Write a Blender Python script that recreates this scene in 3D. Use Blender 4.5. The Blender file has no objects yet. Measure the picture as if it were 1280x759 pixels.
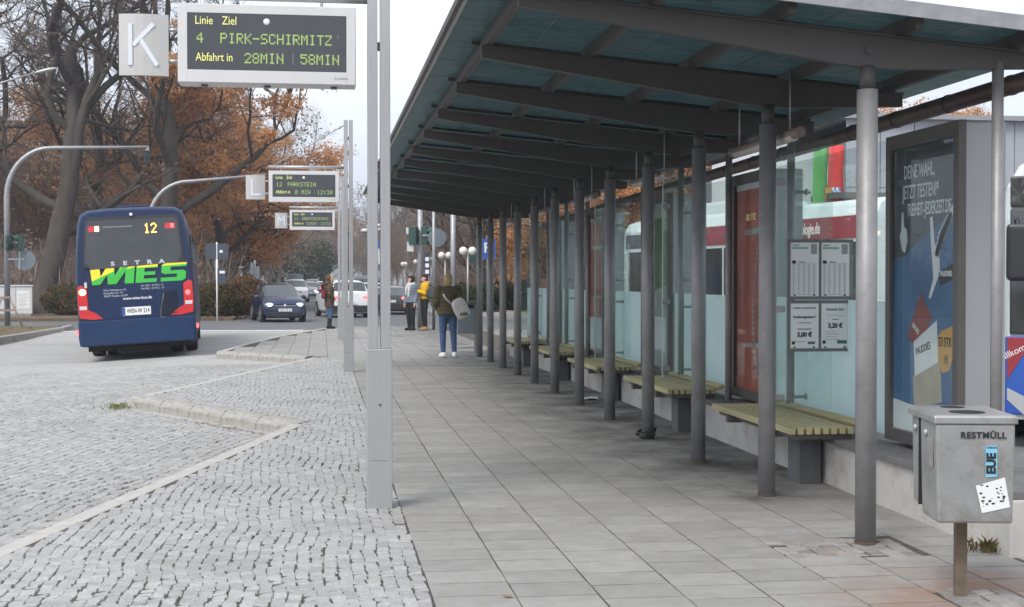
import bpy, math, random
import numpy as np
from mathutils import Vector, Matrix, Euler
R = math.radians
random.seed(7); NR = np.random.default_rng(7)
scene = bpy.context.scene
COL = scene.collection
# ------------------------------------------------------------------ camera
cam = bpy.data.cameras.new("camera"); camo = bpy.data.objects.new("camera", cam); COL.objects.link(camo)
camo.location = (0, 0, 1.55); camo.rotation_euler = (R(90 - 0.994), 0, R(-7.97))
cam.sensor_width = 36; cam.lens = 36 * 1700 / 1280; cam.clip_end = 6000; cam.clip_start = 0.1
scene.camera = camo
# ------------------------------------------------------------------ sky, sun, exposure (overcast November noon)
SUN_EL, SUN_ROT = R(48), R(222)
world = bpy.data.worlds.new("World"); scene.world = world; world.use_nodes = True
wn = world.node_tree.nodes; wl = world.node_tree.links
sky = wn.new("ShaderNodeTexSky"); sky.sky_type = 'NISHITA'; sky.sun_disc = False
sky.sun_elevation = SUN_EL; sky.sun_rotation = SUN_ROT; sky.air_density = 1.0; sky.dust_density = 3.0; sky.ozone_density = 1.0
hs = wn.new("ShaderNodeHueSaturation"); hs.inputs['Saturation'].default_value = 0.3
mixw = wn.new("ShaderNodeMixRGB"); mixw.inputs[0].default_value = 0.72; mixw.inputs[2].default_value = (7.05, 7.35, 7.85, 1)
wl.new(sky.outputs[0], hs.inputs['Color']); wl.new(hs.outputs[0], mixw.inputs[1])
# soft cloud tone of the overcast, all round the sky
wtc = wn.new("ShaderNodeTexCoord"); wmp = wn.new("ShaderNodeMapping"); wmp.inputs['Scale'].default_value = (1, 1, 2.6); wl.new(wtc.outputs['Generated'], wmp.inputs[0])
wnz = wn.new("ShaderNodeTexNoise"); wnz.inputs['Scale'].default_value = 4.5; wnz.inputs['Detail'].default_value = 6; wnz.inputs['Roughness'].default_value = 0.5; wl.new(wmp.outputs[0], wnz.inputs['Vector'])
wmr = wn.new("ShaderNodeMapRange"); wmr.inputs[1].default_value = 0.35; wmr.inputs[2].default_value = 0.65; wl.new(wnz.outputs['Fac'], wmr.inputs[0])
wcl = wn.new("ShaderNodeMixRGB"); wcl.inputs[1].default_value = (0.80, 0.84, 0.91, 1); wcl.inputs[2].default_value = (1.08, 1.08, 1.08, 1); wl.new(wmr.outputs[0], wcl.inputs[0])
wmu = wn.new("ShaderNodeMixRGB"); wmu.blend_type = 'MULTIPLY'; wmu.inputs[0].default_value = 1; wl.new(mixw.outputs[0], wmu.inputs[1]); wl.new(wcl.outputs[0], wmu.inputs[2])
wl.new(wmu.outputs[0], wn['Background'].inputs[0]); wn['Background'].inputs[1].default_value = 0.10
sun = bpy.data.lights.new("sun", 'SUN'); sun.energy = 1.5; sun.angle = R(25); sun.color = (1, 0.97, 0.92)
suno = bpy.data.objects.new("sun", sun); COL.objects.link(suno)
sd = Vector((math.sin(SUN_ROT) * math.cos(SUN_EL), math.cos(SUN_ROT) * math.cos(SUN_EL), math.sin(SUN_EL)))
suno.rotation_euler = (-sd).to_track_quat('-Z', 'Y').to_euler(); suno.location = (-20, -20, 40)
vs = scene.view_settings; vs.view_transform = 'Standard'; vs.look = 'None'; vs.gamma = 1; vs.use_curve_mapping = False; vs.exposure = 1.0
scene.render.engine = 'CYCLES'
cy = scene.cycles; cy.max_bounces = 8; cy.transparent_max_bounces = 24; cy.diffuse_bounces = 3; cy.glossy_bounces = 3
cy.use_denoising = True; cy.sample_clamp_indirect = 6

# ------------------------------------------------------------------ materials
MATS = {}
def mat(name, col, rough=0.6, metal=0.0, var=0.0, vscale=6.0, bump=0.0, bscale=60.0, island=0.0, emit=None, estr=0.0,
        spec=0.5, trans=0.0, coat=0.0, dirt=None, dirt_amt=0.0, dscale=2.0, stretch=(1, 1, 1), coords='Object'):
    if name in MATS: return MATS[name]
    m = bpy.data.materials.new(name); m.use_nodes = True; MATS[name] = m
    nt = m.node_tree; n = nt.nodes; l = nt.links; b = n['Principled BSDF']
    b.inputs['Base Color'].default_value = (*col, 1); b.inputs['Roughness'].default_value = rough; b.inputs['Metallic'].default_value = metal
    b.inputs['Specular IOR Level'].default_value = spec; b.inputs['Coat Weight'].default_value = coat
    tc = n.new('ShaderNodeTexCoord'); mp = n.new('ShaderNodeMapping'); mp.inputs['Scale'].default_value = stretch
    if coords == 'World': l.new(n.new('ShaderNodeNewGeometry').outputs['Position'], mp.inputs[0])
    else: l.new(tc.outputs[coords], mp.inputs[0])
    cur = None
    rgb = n.new('ShaderNodeRGB'); rgb.outputs[0].default_value = (*col, 1); cur = rgb.outputs[0]
    if var or island:
        hsv = n.new('ShaderNodeHueSaturation'); l.new(cur, hsv.inputs['Color'])
        val = None
        if var:
            nz = n.new('ShaderNodeTexNoise'); nz.inputs['Scale'].default_value = vscale; nz.inputs['Detail'].default_value = 6; nz.inputs['Roughness'].default_value = 0.65
            l.new(mp.outputs[0], nz.inputs['Vector'])
            mr = n.new('ShaderNodeMapRange'); mr.inputs[1].default_value = 0.3; mr.inputs[2].default_value = 0.7; mr.inputs[3].default_value = 1 - var; mr.inputs[4].default_value = 1 + var
            l.new(nz.outputs['Fac'], mr.inputs[0]); val = mr.outputs[0]
        if island:
            ge = n.new('ShaderNodeNewGeometry'); oi = n.new('ShaderNodeObjectInfo'); ad = n.new('ShaderNodeMath'); ad.operation = 'ADD'
            l.new(ge.outputs['Random Per Island'], ad.inputs[0]); l.new(oi.outputs['Random'], ad.inputs[1])
            fr = n.new('ShaderNodeMath'); fr.operation = 'FRACT'; l.new(ad.outputs[0], fr.inputs[0])
            m2 = n.new('ShaderNodeMapRange'); m2.inputs[3].default_value = 1 - island; m2.inputs[4].default_value = 1 + island
            l.new(fr.outputs[0], m2.inputs[0])
            if val is None: val = m2.outputs[0]
            else:
                mu = n.new('ShaderNodeMath'); mu.operation = 'MULTIPLY'; l.new(val, mu.inputs[0]); l.new(m2.outputs[0], mu.inputs[1]); val = mu.outputs[0]
            hu = n.new('ShaderNodeMapRange'); hu.inputs[3].default_value = 0.5 - island * 0.04; hu.inputs[4].default_value = 0.5 + island * 0.04
            l.new(fr.outputs[0], hu.inputs[0]); l.new(hu.outputs[0], hsv.inputs['Hue'])
        l.new(val, hsv.inputs['Value']); cur = hsv.outputs[0]
    if dirt:
        nz2 = n.new('ShaderNodeTexNoise'); nz2.inputs['Scale'].default_value = dscale; nz2.inputs['Detail'].default_value = 8; nz2.inputs['Roughness'].default_value = 0.7
        l.new(mp.outputs[0], nz2.inputs['Vector'])
        mr2 = n.new('ShaderNodeMapRange'); mr2.inputs[1].default_value = 0.5; mr2.inputs[2].default_value = 0.72; mr2.inputs[4].default_value = dirt_amt
        l.new(nz2.outputs['Fac'], mr2.inputs[0])
        mx = n.new('ShaderNodeMixRGB'); mx.inputs[2].default_value = (*dirt, 1); l.new(mr2.outputs[0], mx.inputs[0]); l.new(cur, mx.inputs[1]); cur = mx.outputs[0]
    l.new(cur, b.inputs['Base Color'])
    if bump:
        bz = n.new('ShaderNodeTexNoise'); bz.inputs['Scale'].default_value = bscale; bz.inputs['Detail'].default_value = 4
        l.new(mp.outputs[0], bz.inputs['Vector'])
        bp = n.new('ShaderNodeBump'); bp.inputs['Strength'].default_value = bump; bp.inputs['Distance'].default_value = 0.01
        l.new(bz.outputs['Fac'], bp.inputs['Height']); l.new(bp.outputs[0], b.inputs['Normal'])
    if emit:
        b.inputs['Emission Color'].default_value = (*emit, 1); b.inputs['Emission Strength'].default_value = estr
    m['cur'] = 1
    return m
def leafmat(name, cols, trans=0.35):
    m = bpy.data.materials.new(name); m.use_nodes = True; MATS[name] = m
    nt = m.node_tree; n = nt.nodes; l = nt.links; b = n['Principled BSDF']; b.inputs['Roughness'].default_value = 0.75; b.inputs['Specular IOR Level'].default_value = 0.15
    ge = n.new('ShaderNodeNewGeometry'); cr = n.new('ShaderNodeValToRGB'); cr.color_ramp.interpolation = 'LINEAR'
    while len(cr.color_ramp.elements) < len(cols): cr.color_ramp.elements.new(0.5)
    for i, c in enumerate(cols):
        cr.color_ramp.elements[i].position = i / (len(cols) - 1); cr.color_ramp.elements[i].color = (*c, 1)
    l.new(ge.outputs['Random Per Island'], cr.inputs[0]); l.new(cr.outputs[0], b.inputs['Base Color'])
    t = n.new('ShaderNodeBsdfTranslucent'); l.new(cr.outputs[0], t.inputs[0]); mx = n.new('ShaderNodeMixShader'); mx.inputs[0].default_value = trans
    l.new(b.outputs[0], mx.inputs[1]); l.new(t.outputs[0], mx.inputs[2]); l.new(mx.outputs[0], n['Material Output'].inputs[0])
    return m
def glassmat(name, tint=(0.9, 0.97, 0.95), refl=0.06, grime=0.04, gcol=(0.55, 0.6, 0.58)):
    m = bpy.data.materials.new(name); m.use_nodes = True; MATS[name] = m
    nt = m.node_tree; n = nt.nodes; l = nt.links; n.remove(n['Principled BSDF'])
    t = n.new('ShaderNodeBsdfTransparent'); t.inputs[0].default_value = (*tint, 1)
    g = n.new('ShaderNodeBsdfGlossy'); g.inputs['Roughness'].default_value = 0.01
    f = n.new('ShaderNodeLayerWeight'); f.inputs[0].default_value = 0.5   # Schlick reflectance, same from both faces of the pane
    pw = n.new('ShaderNodeMath'); pw.operation = 'POWER'; pw.inputs[1].default_value = 5; l.new(f.outputs['Facing'], pw.inputs[0])
    ad = n.new('ShaderNodeMath'); ad.operation = 'MULTIPLY_ADD'; ad.inputs[1].default_value = 0.5; ad.inputs[2].default_value = refl * 0.6; l.new(pw.outputs[0], ad.inputs[0])
    cl = n.new('ShaderNodeClamp'); l.new(ad.outputs[0], cl.inputs[0])
    m1 = n.new('ShaderNodeMixShader'); l.new(cl.outputs[0], m1.inputs[0]); l.new(t.outputs[0], m1.inputs[1]); l.new(g.outputs[0], m1.inputs[2])
    d = n.new('ShaderNodeBsdfDiffuse'); d.inputs[0].default_value = (*gcol, 1)
    tc = n.new('ShaderNodeTexCoord'); nz = n.new('ShaderNodeTexNoise'); nz.inputs['Scale'].default_value = 4; nz.inputs['Detail'].default_value = 8; l.new(tc.outputs['Object'], nz.inputs['Vector'])
    mr = n.new('ShaderNodeMapRange'); mr.inputs[1].default_value = 0.35; mr.inputs[2].default_value = 0.75; mr.inputs[3].default_value = grime * 0.4; mr.inputs[4].default_value = grime * 1.8; l.new(nz.outputs['Fac'], mr.inputs[0])
    m2 = n.new('ShaderNodeMixShader'); l.new(mr.outputs[0], m2.inputs[0]); l.new(m1.outputs[0], m2.inputs[1]); l.new(d.outputs[0], m2.inputs[2])
    l.new(m2.outputs[0], n['Material Output'].inputs[0])
    return m
def translmat(name, col, dirtcol, frac=0.5, rough=0.35, vscale=3.0, stretch=(1, 1, 1)):
    m = bpy.data.materials.new(name); m.use_nodes = True; MATS[name] = m
    nt = m.node_tree; n = nt.nodes; l = nt.links; b = n['Principled BSDF']; b.inputs['Roughness'].default_value = rough
    tc = n.new('ShaderNodeTexCoord'); mp = n.new('ShaderNodeMapping'); mp.inputs['Scale'].default_value = stretch; l.new(tc.outputs['Object'], mp.inputs[0])
    nz = n.new('ShaderNodeTexNoise'); nz.inputs['Scale'].default_value = vscale; nz.inputs['Detail'].default_value = 9; nz.inputs['Roughness'].default_value = 0.7; l.new(mp.outputs[0], nz.inputs['Vector'])
    mr = n.new('ShaderNodeMapRange'); mr.inputs[1].default_value = 0.4; mr.inputs[2].default_value = 0.72; l.new(nz.outputs['Fac'], mr.inputs[0])
    mx = n.new('ShaderNodeMixRGB'); mx.inputs[1].default_value = (*col, 1); mx.inputs[2].default_value = (*dirtcol, 1); l.new(mr.outputs[0], mx.inputs[0])
    l.new(mx.outputs[0], b.inputs['Base Color'])
    t = n.new('ShaderNodeBsdfTranslucent'); l.new(mx.outputs[0], t.inputs[0]); ms = n.new('ShaderNodeMixShader'); ms.inputs[0].default_value = frac
    l.new(b.outputs[0], ms.inputs[1]); l.new(t.outputs[0], ms.inputs[2]); l.new(ms.outputs[0], n['Material Output'].inputs[0])
    return m

# ------------------------------------------------------------------ object helpers
def link(o): COL.objects.link(o); return o
def empty(name, loc=(0, 0, 0), rz=0.0, label=None, cat=None, group=None):
    o = bpy.data.objects.new(name, None); o.empty_display_size = 0.2; link(o)
    o.location = loc; o.rotation_euler = (0, 0, rz); tag(o, label, cat, group); return o
def tag(o, label=None, cat=None, group=None, kind=None):
    if label: o['label'] = label
    if cat: o['category'] = cat
    if group: o['group'] = group
    if kind: o['kind'] = kind
    return o
def copy_tree(o, parent=None):
    c = o.copy(); COL.objects.link(c)
    if parent is not None:
        c.parent = parent; c.matrix_parent_inverse = o.matrix_parent_inverse.copy()
    for ch in KIDS.get(o.name, []): copy_tree(ch, c)
    return c
KIDS = {}
def setp(o, parent):
    if parent is not None:
        o.parent = parent; KIDS.setdefault(parent.name, []).append(o)
    return o
def np_mesh(name, V, F, mats=(), mi=None, smooth=False):
    """V (n,3); F: (m,3|4) int array"""
    V = np.asarray(V, np.float32); F = np.asarray(F, np.int32); k = F.shape[1]
    me = bpy.data.meshes.new(name); me.vertices.add(len(V)); me.vertices.foreach_set('co', V.ravel())
    me.loops.add(F.size); me.loops.foreach_set('vertex_index', F.ravel())
    me.polygons.add(len(F)); me.polygons.foreach_set('loop_start', np.arange(0, F.size, k, dtype=np.int32))
    try: me.polygons.foreach_set('loop_total', np.full(len(F), k, np.int32))
    except Exception: pass
    for m in mats: me.materials.append(m)
    if mi is not None: me.polygons.foreach_set('material_index', np.asarray(mi, np.int32))
    me.polygons.foreach_set('use_smooth', np.full(len(F), bool(smooth)))
    me.update(calc_edges=True); return me
def mobj(name, me, parent=None, loc=None, rot=None):
    o = bpy.data.objects.new(name, me); link(o); setp(o, parent)
    if loc is not None: o.location = loc
    if rot is not None: o.rotation_euler = rot
    return o
class MB:
    def __init__(s): s.v = []; s.f = []; s.m = []; s.sm = []
    def add(s, vs, fs, mi=0, smooth=False):
        b = len(s.v); s.v += [tuple(map(float, p)) for p in vs]
        for f in fs: s.f.append([b + i for i in f]); s.m.append(mi); s.sm.append(smooth)
        return s
    def box(s, c, d, rz=0.0, mi=0, rot=None):
        hx, hy, hz = d[0] / 2, d[1] / 2, d[2] / 2
        M = rot if rot is not None else Matrix.Rotation(rz, 3, 'Z')
        vs = [M @ Vector((x, y, z)) + Vector(c) for x in (-hx, hx) for y in (-hy, hy) for z in (-hz, hz)]
        return s.add(vs, [(0, 1, 3, 2), (4, 6, 7, 5), (0, 4, 5, 1), (2, 3, 7, 6), (0, 2, 6, 4), (1, 5, 7, 3)], mi)
    def b2(s, a, b, mi=0):
        return s.box([(a[i] + b[i]) / 2 for i in range(3)], [abs(b[i] - a[i]) for i in range(3)], mi=mi)
    def tube(s, pts, rad, n=10, mi=0, cap=True, smooth=True):
        pts = [Vector(p) for p in pts]; k = len(pts)
        if not hasattr(rad, '__len__'): rad = [rad] * k
        t0 = (pts[1] - pts[0]).normalized(); u = t0.orthogonal().normalized(); rings = []
        for i in range(k):
            t = (pts[min(i + 1, k - 1)] - pts[max(i - 1, 0)]).normalized()
            u = (u - t * u.dot(t)).normalized(); w = t.cross(u)
            rings.append([pts[i] + (u * math.cos(2 * math.pi * j / n) + w * math.sin(2 * math.pi * j / n)) * rad[i] for j in range(n)])
        vs = [p for r in rings for p in r]; fs = []
        for i in range(k - 1):
            for j in range(n): fs.append((i * n + j, i * n + (j + 1) % n, (i + 1) * n + (j + 1) % n, (i + 1) * n + j))
        b = len(s.v); s.add(vs, fs, mi, smooth)
        if cap:
            s.f.append([b + j for j in range(n)][::-1]); s.m.append(mi); s.sm.append(False)
            s.f.append([b + (k - 1) * n + j for j in range(n)]); s.m.append(mi); s.sm.append(False)
        return s
    def prism(s, poly, o, ux, uy, depth, mi=0, smooth=False):
        """poly 2D -> o + a*ux + b*uy, extruded along depth vector"""
        o, ux, uy, d = Vector(o), Vector(ux), Vector(uy), Vector(depth); n = len(poly)
        A = [o + ux * a + uy * b for a, b in poly]; vs = A + [p + d for p in A]
        fs = [tuple(range(n)), tuple(range(2 * n - 1, n - 1, -1))] + [(i, i + n, (i + 1) % n + n, (i + 1) % n) for i in range(n)]
        return s.add(vs, fs, mi, smooth)
    def loft(s, rings, mi=0, cap=True, smooth=True, closed=True):
        n = len(rings[0]); b = len(s.v); vs = [p for r in rings for p in r]; fs = []
        for i in range(len(rings) - 1):
            for j in range(n if closed else n - 1): fs.append((i * n + j, i * n + (j + 1) % n, (i + 1) * n + (j + 1) % n, (i + 1) * n + j))
        s.add(vs, fs, mi, smooth)
        if cap:
            s.f.append([b + j for j in range(n)][::-1]); s.m.append(mi); s.sm.append(smooth)
            s.f.append([b + (len(rings) - 1) * n + j for j in range(n)]); s.m.append(mi); s.sm.append(smooth)
        return s
    def ell(s, c, r, nu=12, nv=8, mi=0, rot=None):
        M = rot or Matrix.Identity(3); rings = []
        vs = [Vector(c) + M @ Vector((0, 0, -r[2]))]
        for i in range(1, nv):
            a = math.pi * i / nv - math.pi / 2
            vs += [Vector(c) + M @ Vector((r[0] * math.cos(a) * math.cos(2 * math.pi * j / nu), r[1] * math.cos(a) * math.sin(2 * math.pi * j / nu), r[2] * math.sin(a))) for j in range(nu)]
        vs.append(Vector(c) + M @ Vector((0, 0, r[2]))); fs = []
        for j in range(nu): fs.append((0, 1 + (j + 1) % nu, 1 + j))
        for i in range(nv - 2):
            for j in range(nu): fs.append((1 + i * nu + j, 1 + i * nu + (j + 1) % nu, 1 + (i + 1) * nu + (j + 1) % nu, 1 + (i + 1) * nu + j))
        e = len(vs) - 1; q = 1 + (nv - 2) * nu
        for j in range(nu): fs.append((e, q + j, q + (j + 1) % nu))
        return s.add(vs, fs, mi, True)
    def mesh(s, name, mats):
        me = bpy.data.meshes.new(name); me.from_pydata(s.v, [], s.f)
        for m in (mats if isinstance(mats, (list, tuple)) else [mats]): me.materials.append(m)
        me.polygons.foreach_set('material_index', s.m); me.polygons.foreach_set('use_smooth', s.sm)
        me.update(); return me
    def build(s, name, mats, parent=None, bevel=0.0, seg=2, loc=None, rot=None, subsurf=0):
        import bmesh
        me = s.mesh(name, mats)
        bm = bmesh.new(); bm.from_mesh(me); bmesh.ops.recalc_face_normals(bm, faces=bm.faces)
        if bevel:
            ed = [e for e in bm.edges if len(e.link_faces) == 2 and e.calc_face_angle(0) > 0.6]
            bmesh.ops.bevel(bm, geom=ed, offset=bevel, segments=seg, profile=0.6, affect='EDGES', clamp_overlap=True)
        bm.to_mesh(me); bm.free()
        o = mobj(name, me, parent, loc, rot)
        if subsurf:
            md = o.modifiers.new('subdivision', 'SUBSURF'); md.levels = subsurf; md.render_levels = subsurf
        return o
def remesh_build(mb, name, mats, parent, voxel=0.011, smooth=4, loc=None, rot=None):
    """fuse overlapping closed shapes into one continuous surface"""
    me = mb.mesh(name, mats); o = bpy.data.objects.new(name, me); link(o)
    md = o.modifiers.new('r', 'REMESH'); md.mode = 'VOXEL'; md.voxel_size = voxel; md.use_smooth_shade = True
    if smooth:
        sm = o.modifiers.new('s', 'SMOOTH'); sm.iterations = smooth; sm.factor = 0.5
    dg = bpy.context.evaluated_depsgraph_get()
    nm = bpy.data.meshes.new_from_object(o.evaluated_get(dg)); nm.name = name
    if not nm.materials:
        for m in (mats if isinstance(mats, (list, tuple)) else [mats]): nm.materials.append(m)
    o.modifiers.clear(); o.data = nm; setp(o, parent)
    if loc is not None: o.location = loc
    if rot is not None: o.rotation_euler = rot
    return o
TXT = {}
def text(s, size, mat_, parent, loc, rot=(math.pi / 2, 0, 0), align='CENTER', name='lettering', sx=1.0, shear=0.0, bold=0.0, ext=0.001, sp=1.0):
    cu = bpy.data.curves.new(name, 'FONT'); cu.body = s; cu.size = size; cu.align_x = align; cu.align_y = 'CENTER'
    cu.shear = shear; cu.offset = bold; cu.extrude = ext; cu.resolution_u = 3; cu.space_character = sp
    t = bpy.data.objects.new(name, cu)
    me = bpy.data.meshes.new_from_object(t); bpy.data.objects.remove(t); me.name = name
    if len(me.vertices) == 0: print('EMPTY TEXT', s)
    me.materials.clear(); me.materials.append(mat_)
    o = mobj(name, me, parent, loc, rot); o.scale = (sx, 1, 1); return o
FONT5 = {'0':"0E11131519110E",'1':"040C040404040E",'2':"0E11010204081F",'3':"1F02040201110E",'4':"02060A121F0202",'5':"1F101E0101110E",'6':"0608101E11110E",'7':"1F010204080808",'8':"0E11110E11110E",'9':"0E11110F01020C",
 'A':"0E11111F111111",'B':"1E11111E11111E",'C':"0E11101010110E",'D':"1C12111111121C",'E':"1F10101E10101F",'H':"1111111F111111",'I':"0E04040404040E",'K':"11121418141211",'M':"111B1515111111",'N':"11111915131111",'O':"0E11111111110E",'P':"1E11111E101010",'R':"1E11111E141211",'S':"0F10100E01011E",'T':"1F040404040404",'V':"11111111110A04",'W':"1111111515150A",'Z':"1F01020408101F",'-':"0000001F000000",':':"000C0C000C0C00",' ':"00000000000000"}
def led(s, h, mat_, parent, x, y, z, w=None, name='led_text'):
    """dot-matrix text: every lit dot a small square; x,z lower-left, faces -y"""
    p = h / 7; q = p * (w or 0.9); V = []; F = []
    for i, ch in enumerate(s):
        bits = bytes.fromhex(FONT5[ch])
        for r in range(7):
            for c in range(5):
                if bits[r] >> (4 - c) & 1:
                    x0 = x + (i * 6 + c) * q; z0 = z + (6 - r) * p; b = len(V)
                    V += [(x0, y, z0), (x0 + q * .97, y, z0), (x0 + q * .97, y, z0 + p * .93), (x0, y, z0 + p * .93)]; F.append((b, b + 1, b + 2, b + 3))
    return mobj(name, np_mesh(name, V, F, [mat_]), parent)
# ------------------------------------------------------------------ palette
m_galv = mat('galvanised_steel', (0.33, 0.335, 0.345), 0.5, 0.55, var=0.14, vscale=9, bump=0.1, bscale=140, dirt=(0.2, 0.17, 0.15), dirt_amt=0.35, dscale=5)
m_col = mat('grey_column_paint', (0.265, 0.26, 0.262), 0.5, 0.3, var=0.12, vscale=7, dirt=(0.12, 0.1, 0.09), dirt_amt=0.4, dscale=4, bump=0.06, bscale=120)
m_beam = mat('grey_beam_paint', (0.082, 0.077, 0.074), 0.6, 0.1, var=0.15, vscale=3, dirt=(0.05, 0.04, 0.035), dirt_amt=0.5, dscale=3)
m_alu = mat('brushed_aluminium', (0.40, 0.40, 0.405), 0.42, 0.55, var=0.07, vscale=5, stretch=(30, 30, 1), bump=0.03, bscale=60)
m_alu_w = mat('pale_sign_housing', (0.60, 0.595, 0.595), 0.45, 0.15, var=0.05, vscale=3, dirt=(0.5, 0.48, 0.44), dirt_amt=0.4, dscale=6)
m_dkframe = mat('dark_bronze_frame', (0.115, 0.107, 0.10), 0.45, 0.4, var=0.1, vscale=5)
m_black = mat('black_rubber', (0.018, 0.018, 0.019), 0.75, var=0.25, vscale=12, dirt=(0.09, 0.085, 0.08), dirt_amt=0.4, dscale=14)
m_blackp = mat('black_plastic', (0.025, 0.025, 0.027), 0.45, var=0.15, vscale=10)
m_dark = mat('dark_recess', (0.012, 0.012, 0.013), 0.8, var=0.1)
m_rust = mat('rust', (0.075, 0.05, 0.038), 0.9, var=0.3, vscale=30, bump=0.3)
m_screen = mat('sign_screen', (0.058, 0.064, 0.072), 0.3, var=0.08, vscale=2)
m_led = mat('led_dot', (0.33, 0.43, 0.14), 0.5, emit=(0.45, 0.62, 0.15), estr=0.1)
m_yelltx = mat('yellow_print', (0.80, 0.78, 0.25), 0.5, emit=(0.8, 0.78, 0.25), estr=0.08)
m_white = mat('white_paint', (0.78, 0.78, 0.77), 0.5, var=0.04)
m_whitetx = mat('white_print', (0.8, 0.8, 0.8), 0.5, var=0.02)
m_blacktx = mat('black_print', (0.02, 0.02, 0.022), 0.6, var=0.02)
m_paper = mat('white_paper', (0.74, 0.76, 0.75), 0.6, var=0.05, vscale=3)
m_glass = glassmat('clear_glass', (0.92, 0.97, 0.955), refl=0.06, grime=0.04)
m_glass2 = glassmat('fin_glass', (0.91, 0.96, 0.945), refl=0.055, grime=0.06)
m_frost = translmat('frosted_glass', (0.80, 0.90, 0.89), (0.70, 0.83, 0.82), frac=0.6, rough=0.3, vscale=1.5)
m_roofg = translmat('roof_glass', (0.15, 0.225, 0.23), (0.07, 0.11, 0.118), frac=0.62, rough=0.25, vscale=5, stretch=(0.9, 5, 1))
m_cglass = mat('car_glass', (0.03, 0.036, 0.04), 0.06, 0.0, spec=0.9, coat=0.5, var=0.1)
m_busglass = mat('bus_glass', (0.02, 0.022, 0.026), 0.05, spec=0.8, coat=.3, var=0.35, vscale=1.3, dirt=(0.07, 0.068, 0.066), dirt_amt=0.35, dscale=1.6)
m_conc = mat('kerb_concrete', (0.33, 0.315, 0.29), 0.85, var=0.16, vscale=10, bump=0.3, bscale=90, dirt=(0.12, 0.11, 0.065), dirt_amt=0.8, dscale=3.5, coords='Generated')
m_border = mat('pale_border_stone', (0.42, 0.40, 0.37), 0.85, var=0.12, vscale=6, bump=0.2, bscale=80)
m_stone = mat('cobble_granite', (0.345, 0.34, 0.336), 0.75, var=0.2, vscale=45, island=0.13, bump=0.4, bscale=130, coords='World', dirt=(0.22, 0.205, 0.185), dirt_amt=0.55, dscale=0.9)
m_rstone = mat('road_cobble_granite', (0.325, 0.318, 0.31), 0.75, var=0.2, vscale=25, island=0.15, bump=0.35, bscale=110, dirt=(0.19, 0.175, 0.15), dirt_amt=0.5, dscale=0.5)
m_joint = mat('joint_sand', (0.072, 0.061, 0.05), 0.95, var=0.4, vscale=9, dirt=(0.06, 0.075, 0.03), dirt_amt=0.7, dscale=2.5, bump=0.4, bscale=50)
m_asph = mat('asphalt', (0.125, 0.127, 0.133), 0.85, var=0.12, vscale=0.8, bump=0.2, bscale=120, dirt=(0.09, 0.09, 0.093), dirt_amt=0.6, dscale=0.15)
m_mark = mat('road_paint', (0.7, 0.7, 0.69), 0.7, var=0.12, vscale=3, dirt=(0.3, 0.3, 0.3), dirt_amt=0.5, dscale=4)
m_soil = mat('leafy_soil', (0.13, 0.09, 0.055), 0.95, var=0.4, vscale=3, dirt=(0.07, 0.085, 0.03), dirt_amt=0.8, dscale=0.6, bump=0.5, bscale=20)
m_wall = mat('pale_render', (0.47, 0.455, 0.425), 0.85, var=0.08, vscale=2.5, dirt=(0.27, 0.18, 0.135), dirt_amt=0.6, dscale=2.6, bump=0.2, bscale=60)
m_coping = mat('dark_coping', (0.14, 0.135, 0.135), 0.75, var=0.2, vscale=8, bump=0.15)
m_slat = mat('yellow_bench_paint', (0.45, 0.40, 0.215), 0.5, var=0.1, vscale=4, stretch=(1, 0.3, 1), dirt=(0.26, 0.22, 0.1), dirt_amt=0.6, dscale=9, island=0.06)
m_bin = mat('bin_sheet_metal', (0.36, 0.357, 0.35), 0.45, 0.5, var=0.13, vscale=4, dirt=(0.17, 0.15, 0.13), dirt_amt=0.75, dscale=4.5, bump=0.05, bscale=30)
m_bark = mat('oak_bark', (0.066, 0.054, 0.045), 0.95, var=0.35, vscale=3, stretch=(1, 1, 0.3), bump=0.7, bscale=14, dirt=(0.05, 0.053, 0.03), dirt_amt=0.6, dscale=0.8)
m_twig = mat('twig_bark', (0.115, 0.086, 0.07), 0.95, var=0.25, vscale=1.0)
m_fartwig = mat('far_twig', (0.19, 0.148, 0.125), 0.95, var=0.3, vscale=0.3)
m_leaf = leafmat('orange_oak_leaf', [(0.40, 0.20, 0.095), (0.64, 0.33, 0.14), (0.70, 0.40, 0.18), (0.52, 0.29, 0.15)], trans=0.5)
m_leafb = leafmat('brown_leaf', [(0.20, 0.15, 0.12), (0.27, 0.195, 0.145), (0.31, 0.22, 0.16), (0.22, 0.175, 0.14)])
m_hedge = leafmat('hedge_leaf', [(0.05, 0.08, 0.025), (0.09, 0.11, 0.035), (0.14, 0.075, 0.04), (0.17, 0.09, 0.045), (0.06, 0.075, 0.03)])
m_hedger = leafmat('russet_hedge_leaf', [(0.16, 0.075, 0.045), (0.20, 0.11, 0.05), (0.12, 0.10, 0.04), (0.17, 0.09, 0.055)])
m_ever = leafmat('evergreen_leaf', [(0.035, 0.055, 0.022), (0.055, 0.08, 0.03), (0.045, 0.065, 0.03)])
m_leafr = leafmat('russet_leaf', [(0.26, 0.16, 0.10), (0.36, 0.205, 0.115), (0.40, 0.24, 0.14), (0.28, 0.18, 0.12)])
m_grass = leafmat('grass_blade', [(0.12, 0.15, 0.04), (0.2, 0.2, 0.06), (0.09, 0.12, 0.03)])

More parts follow.
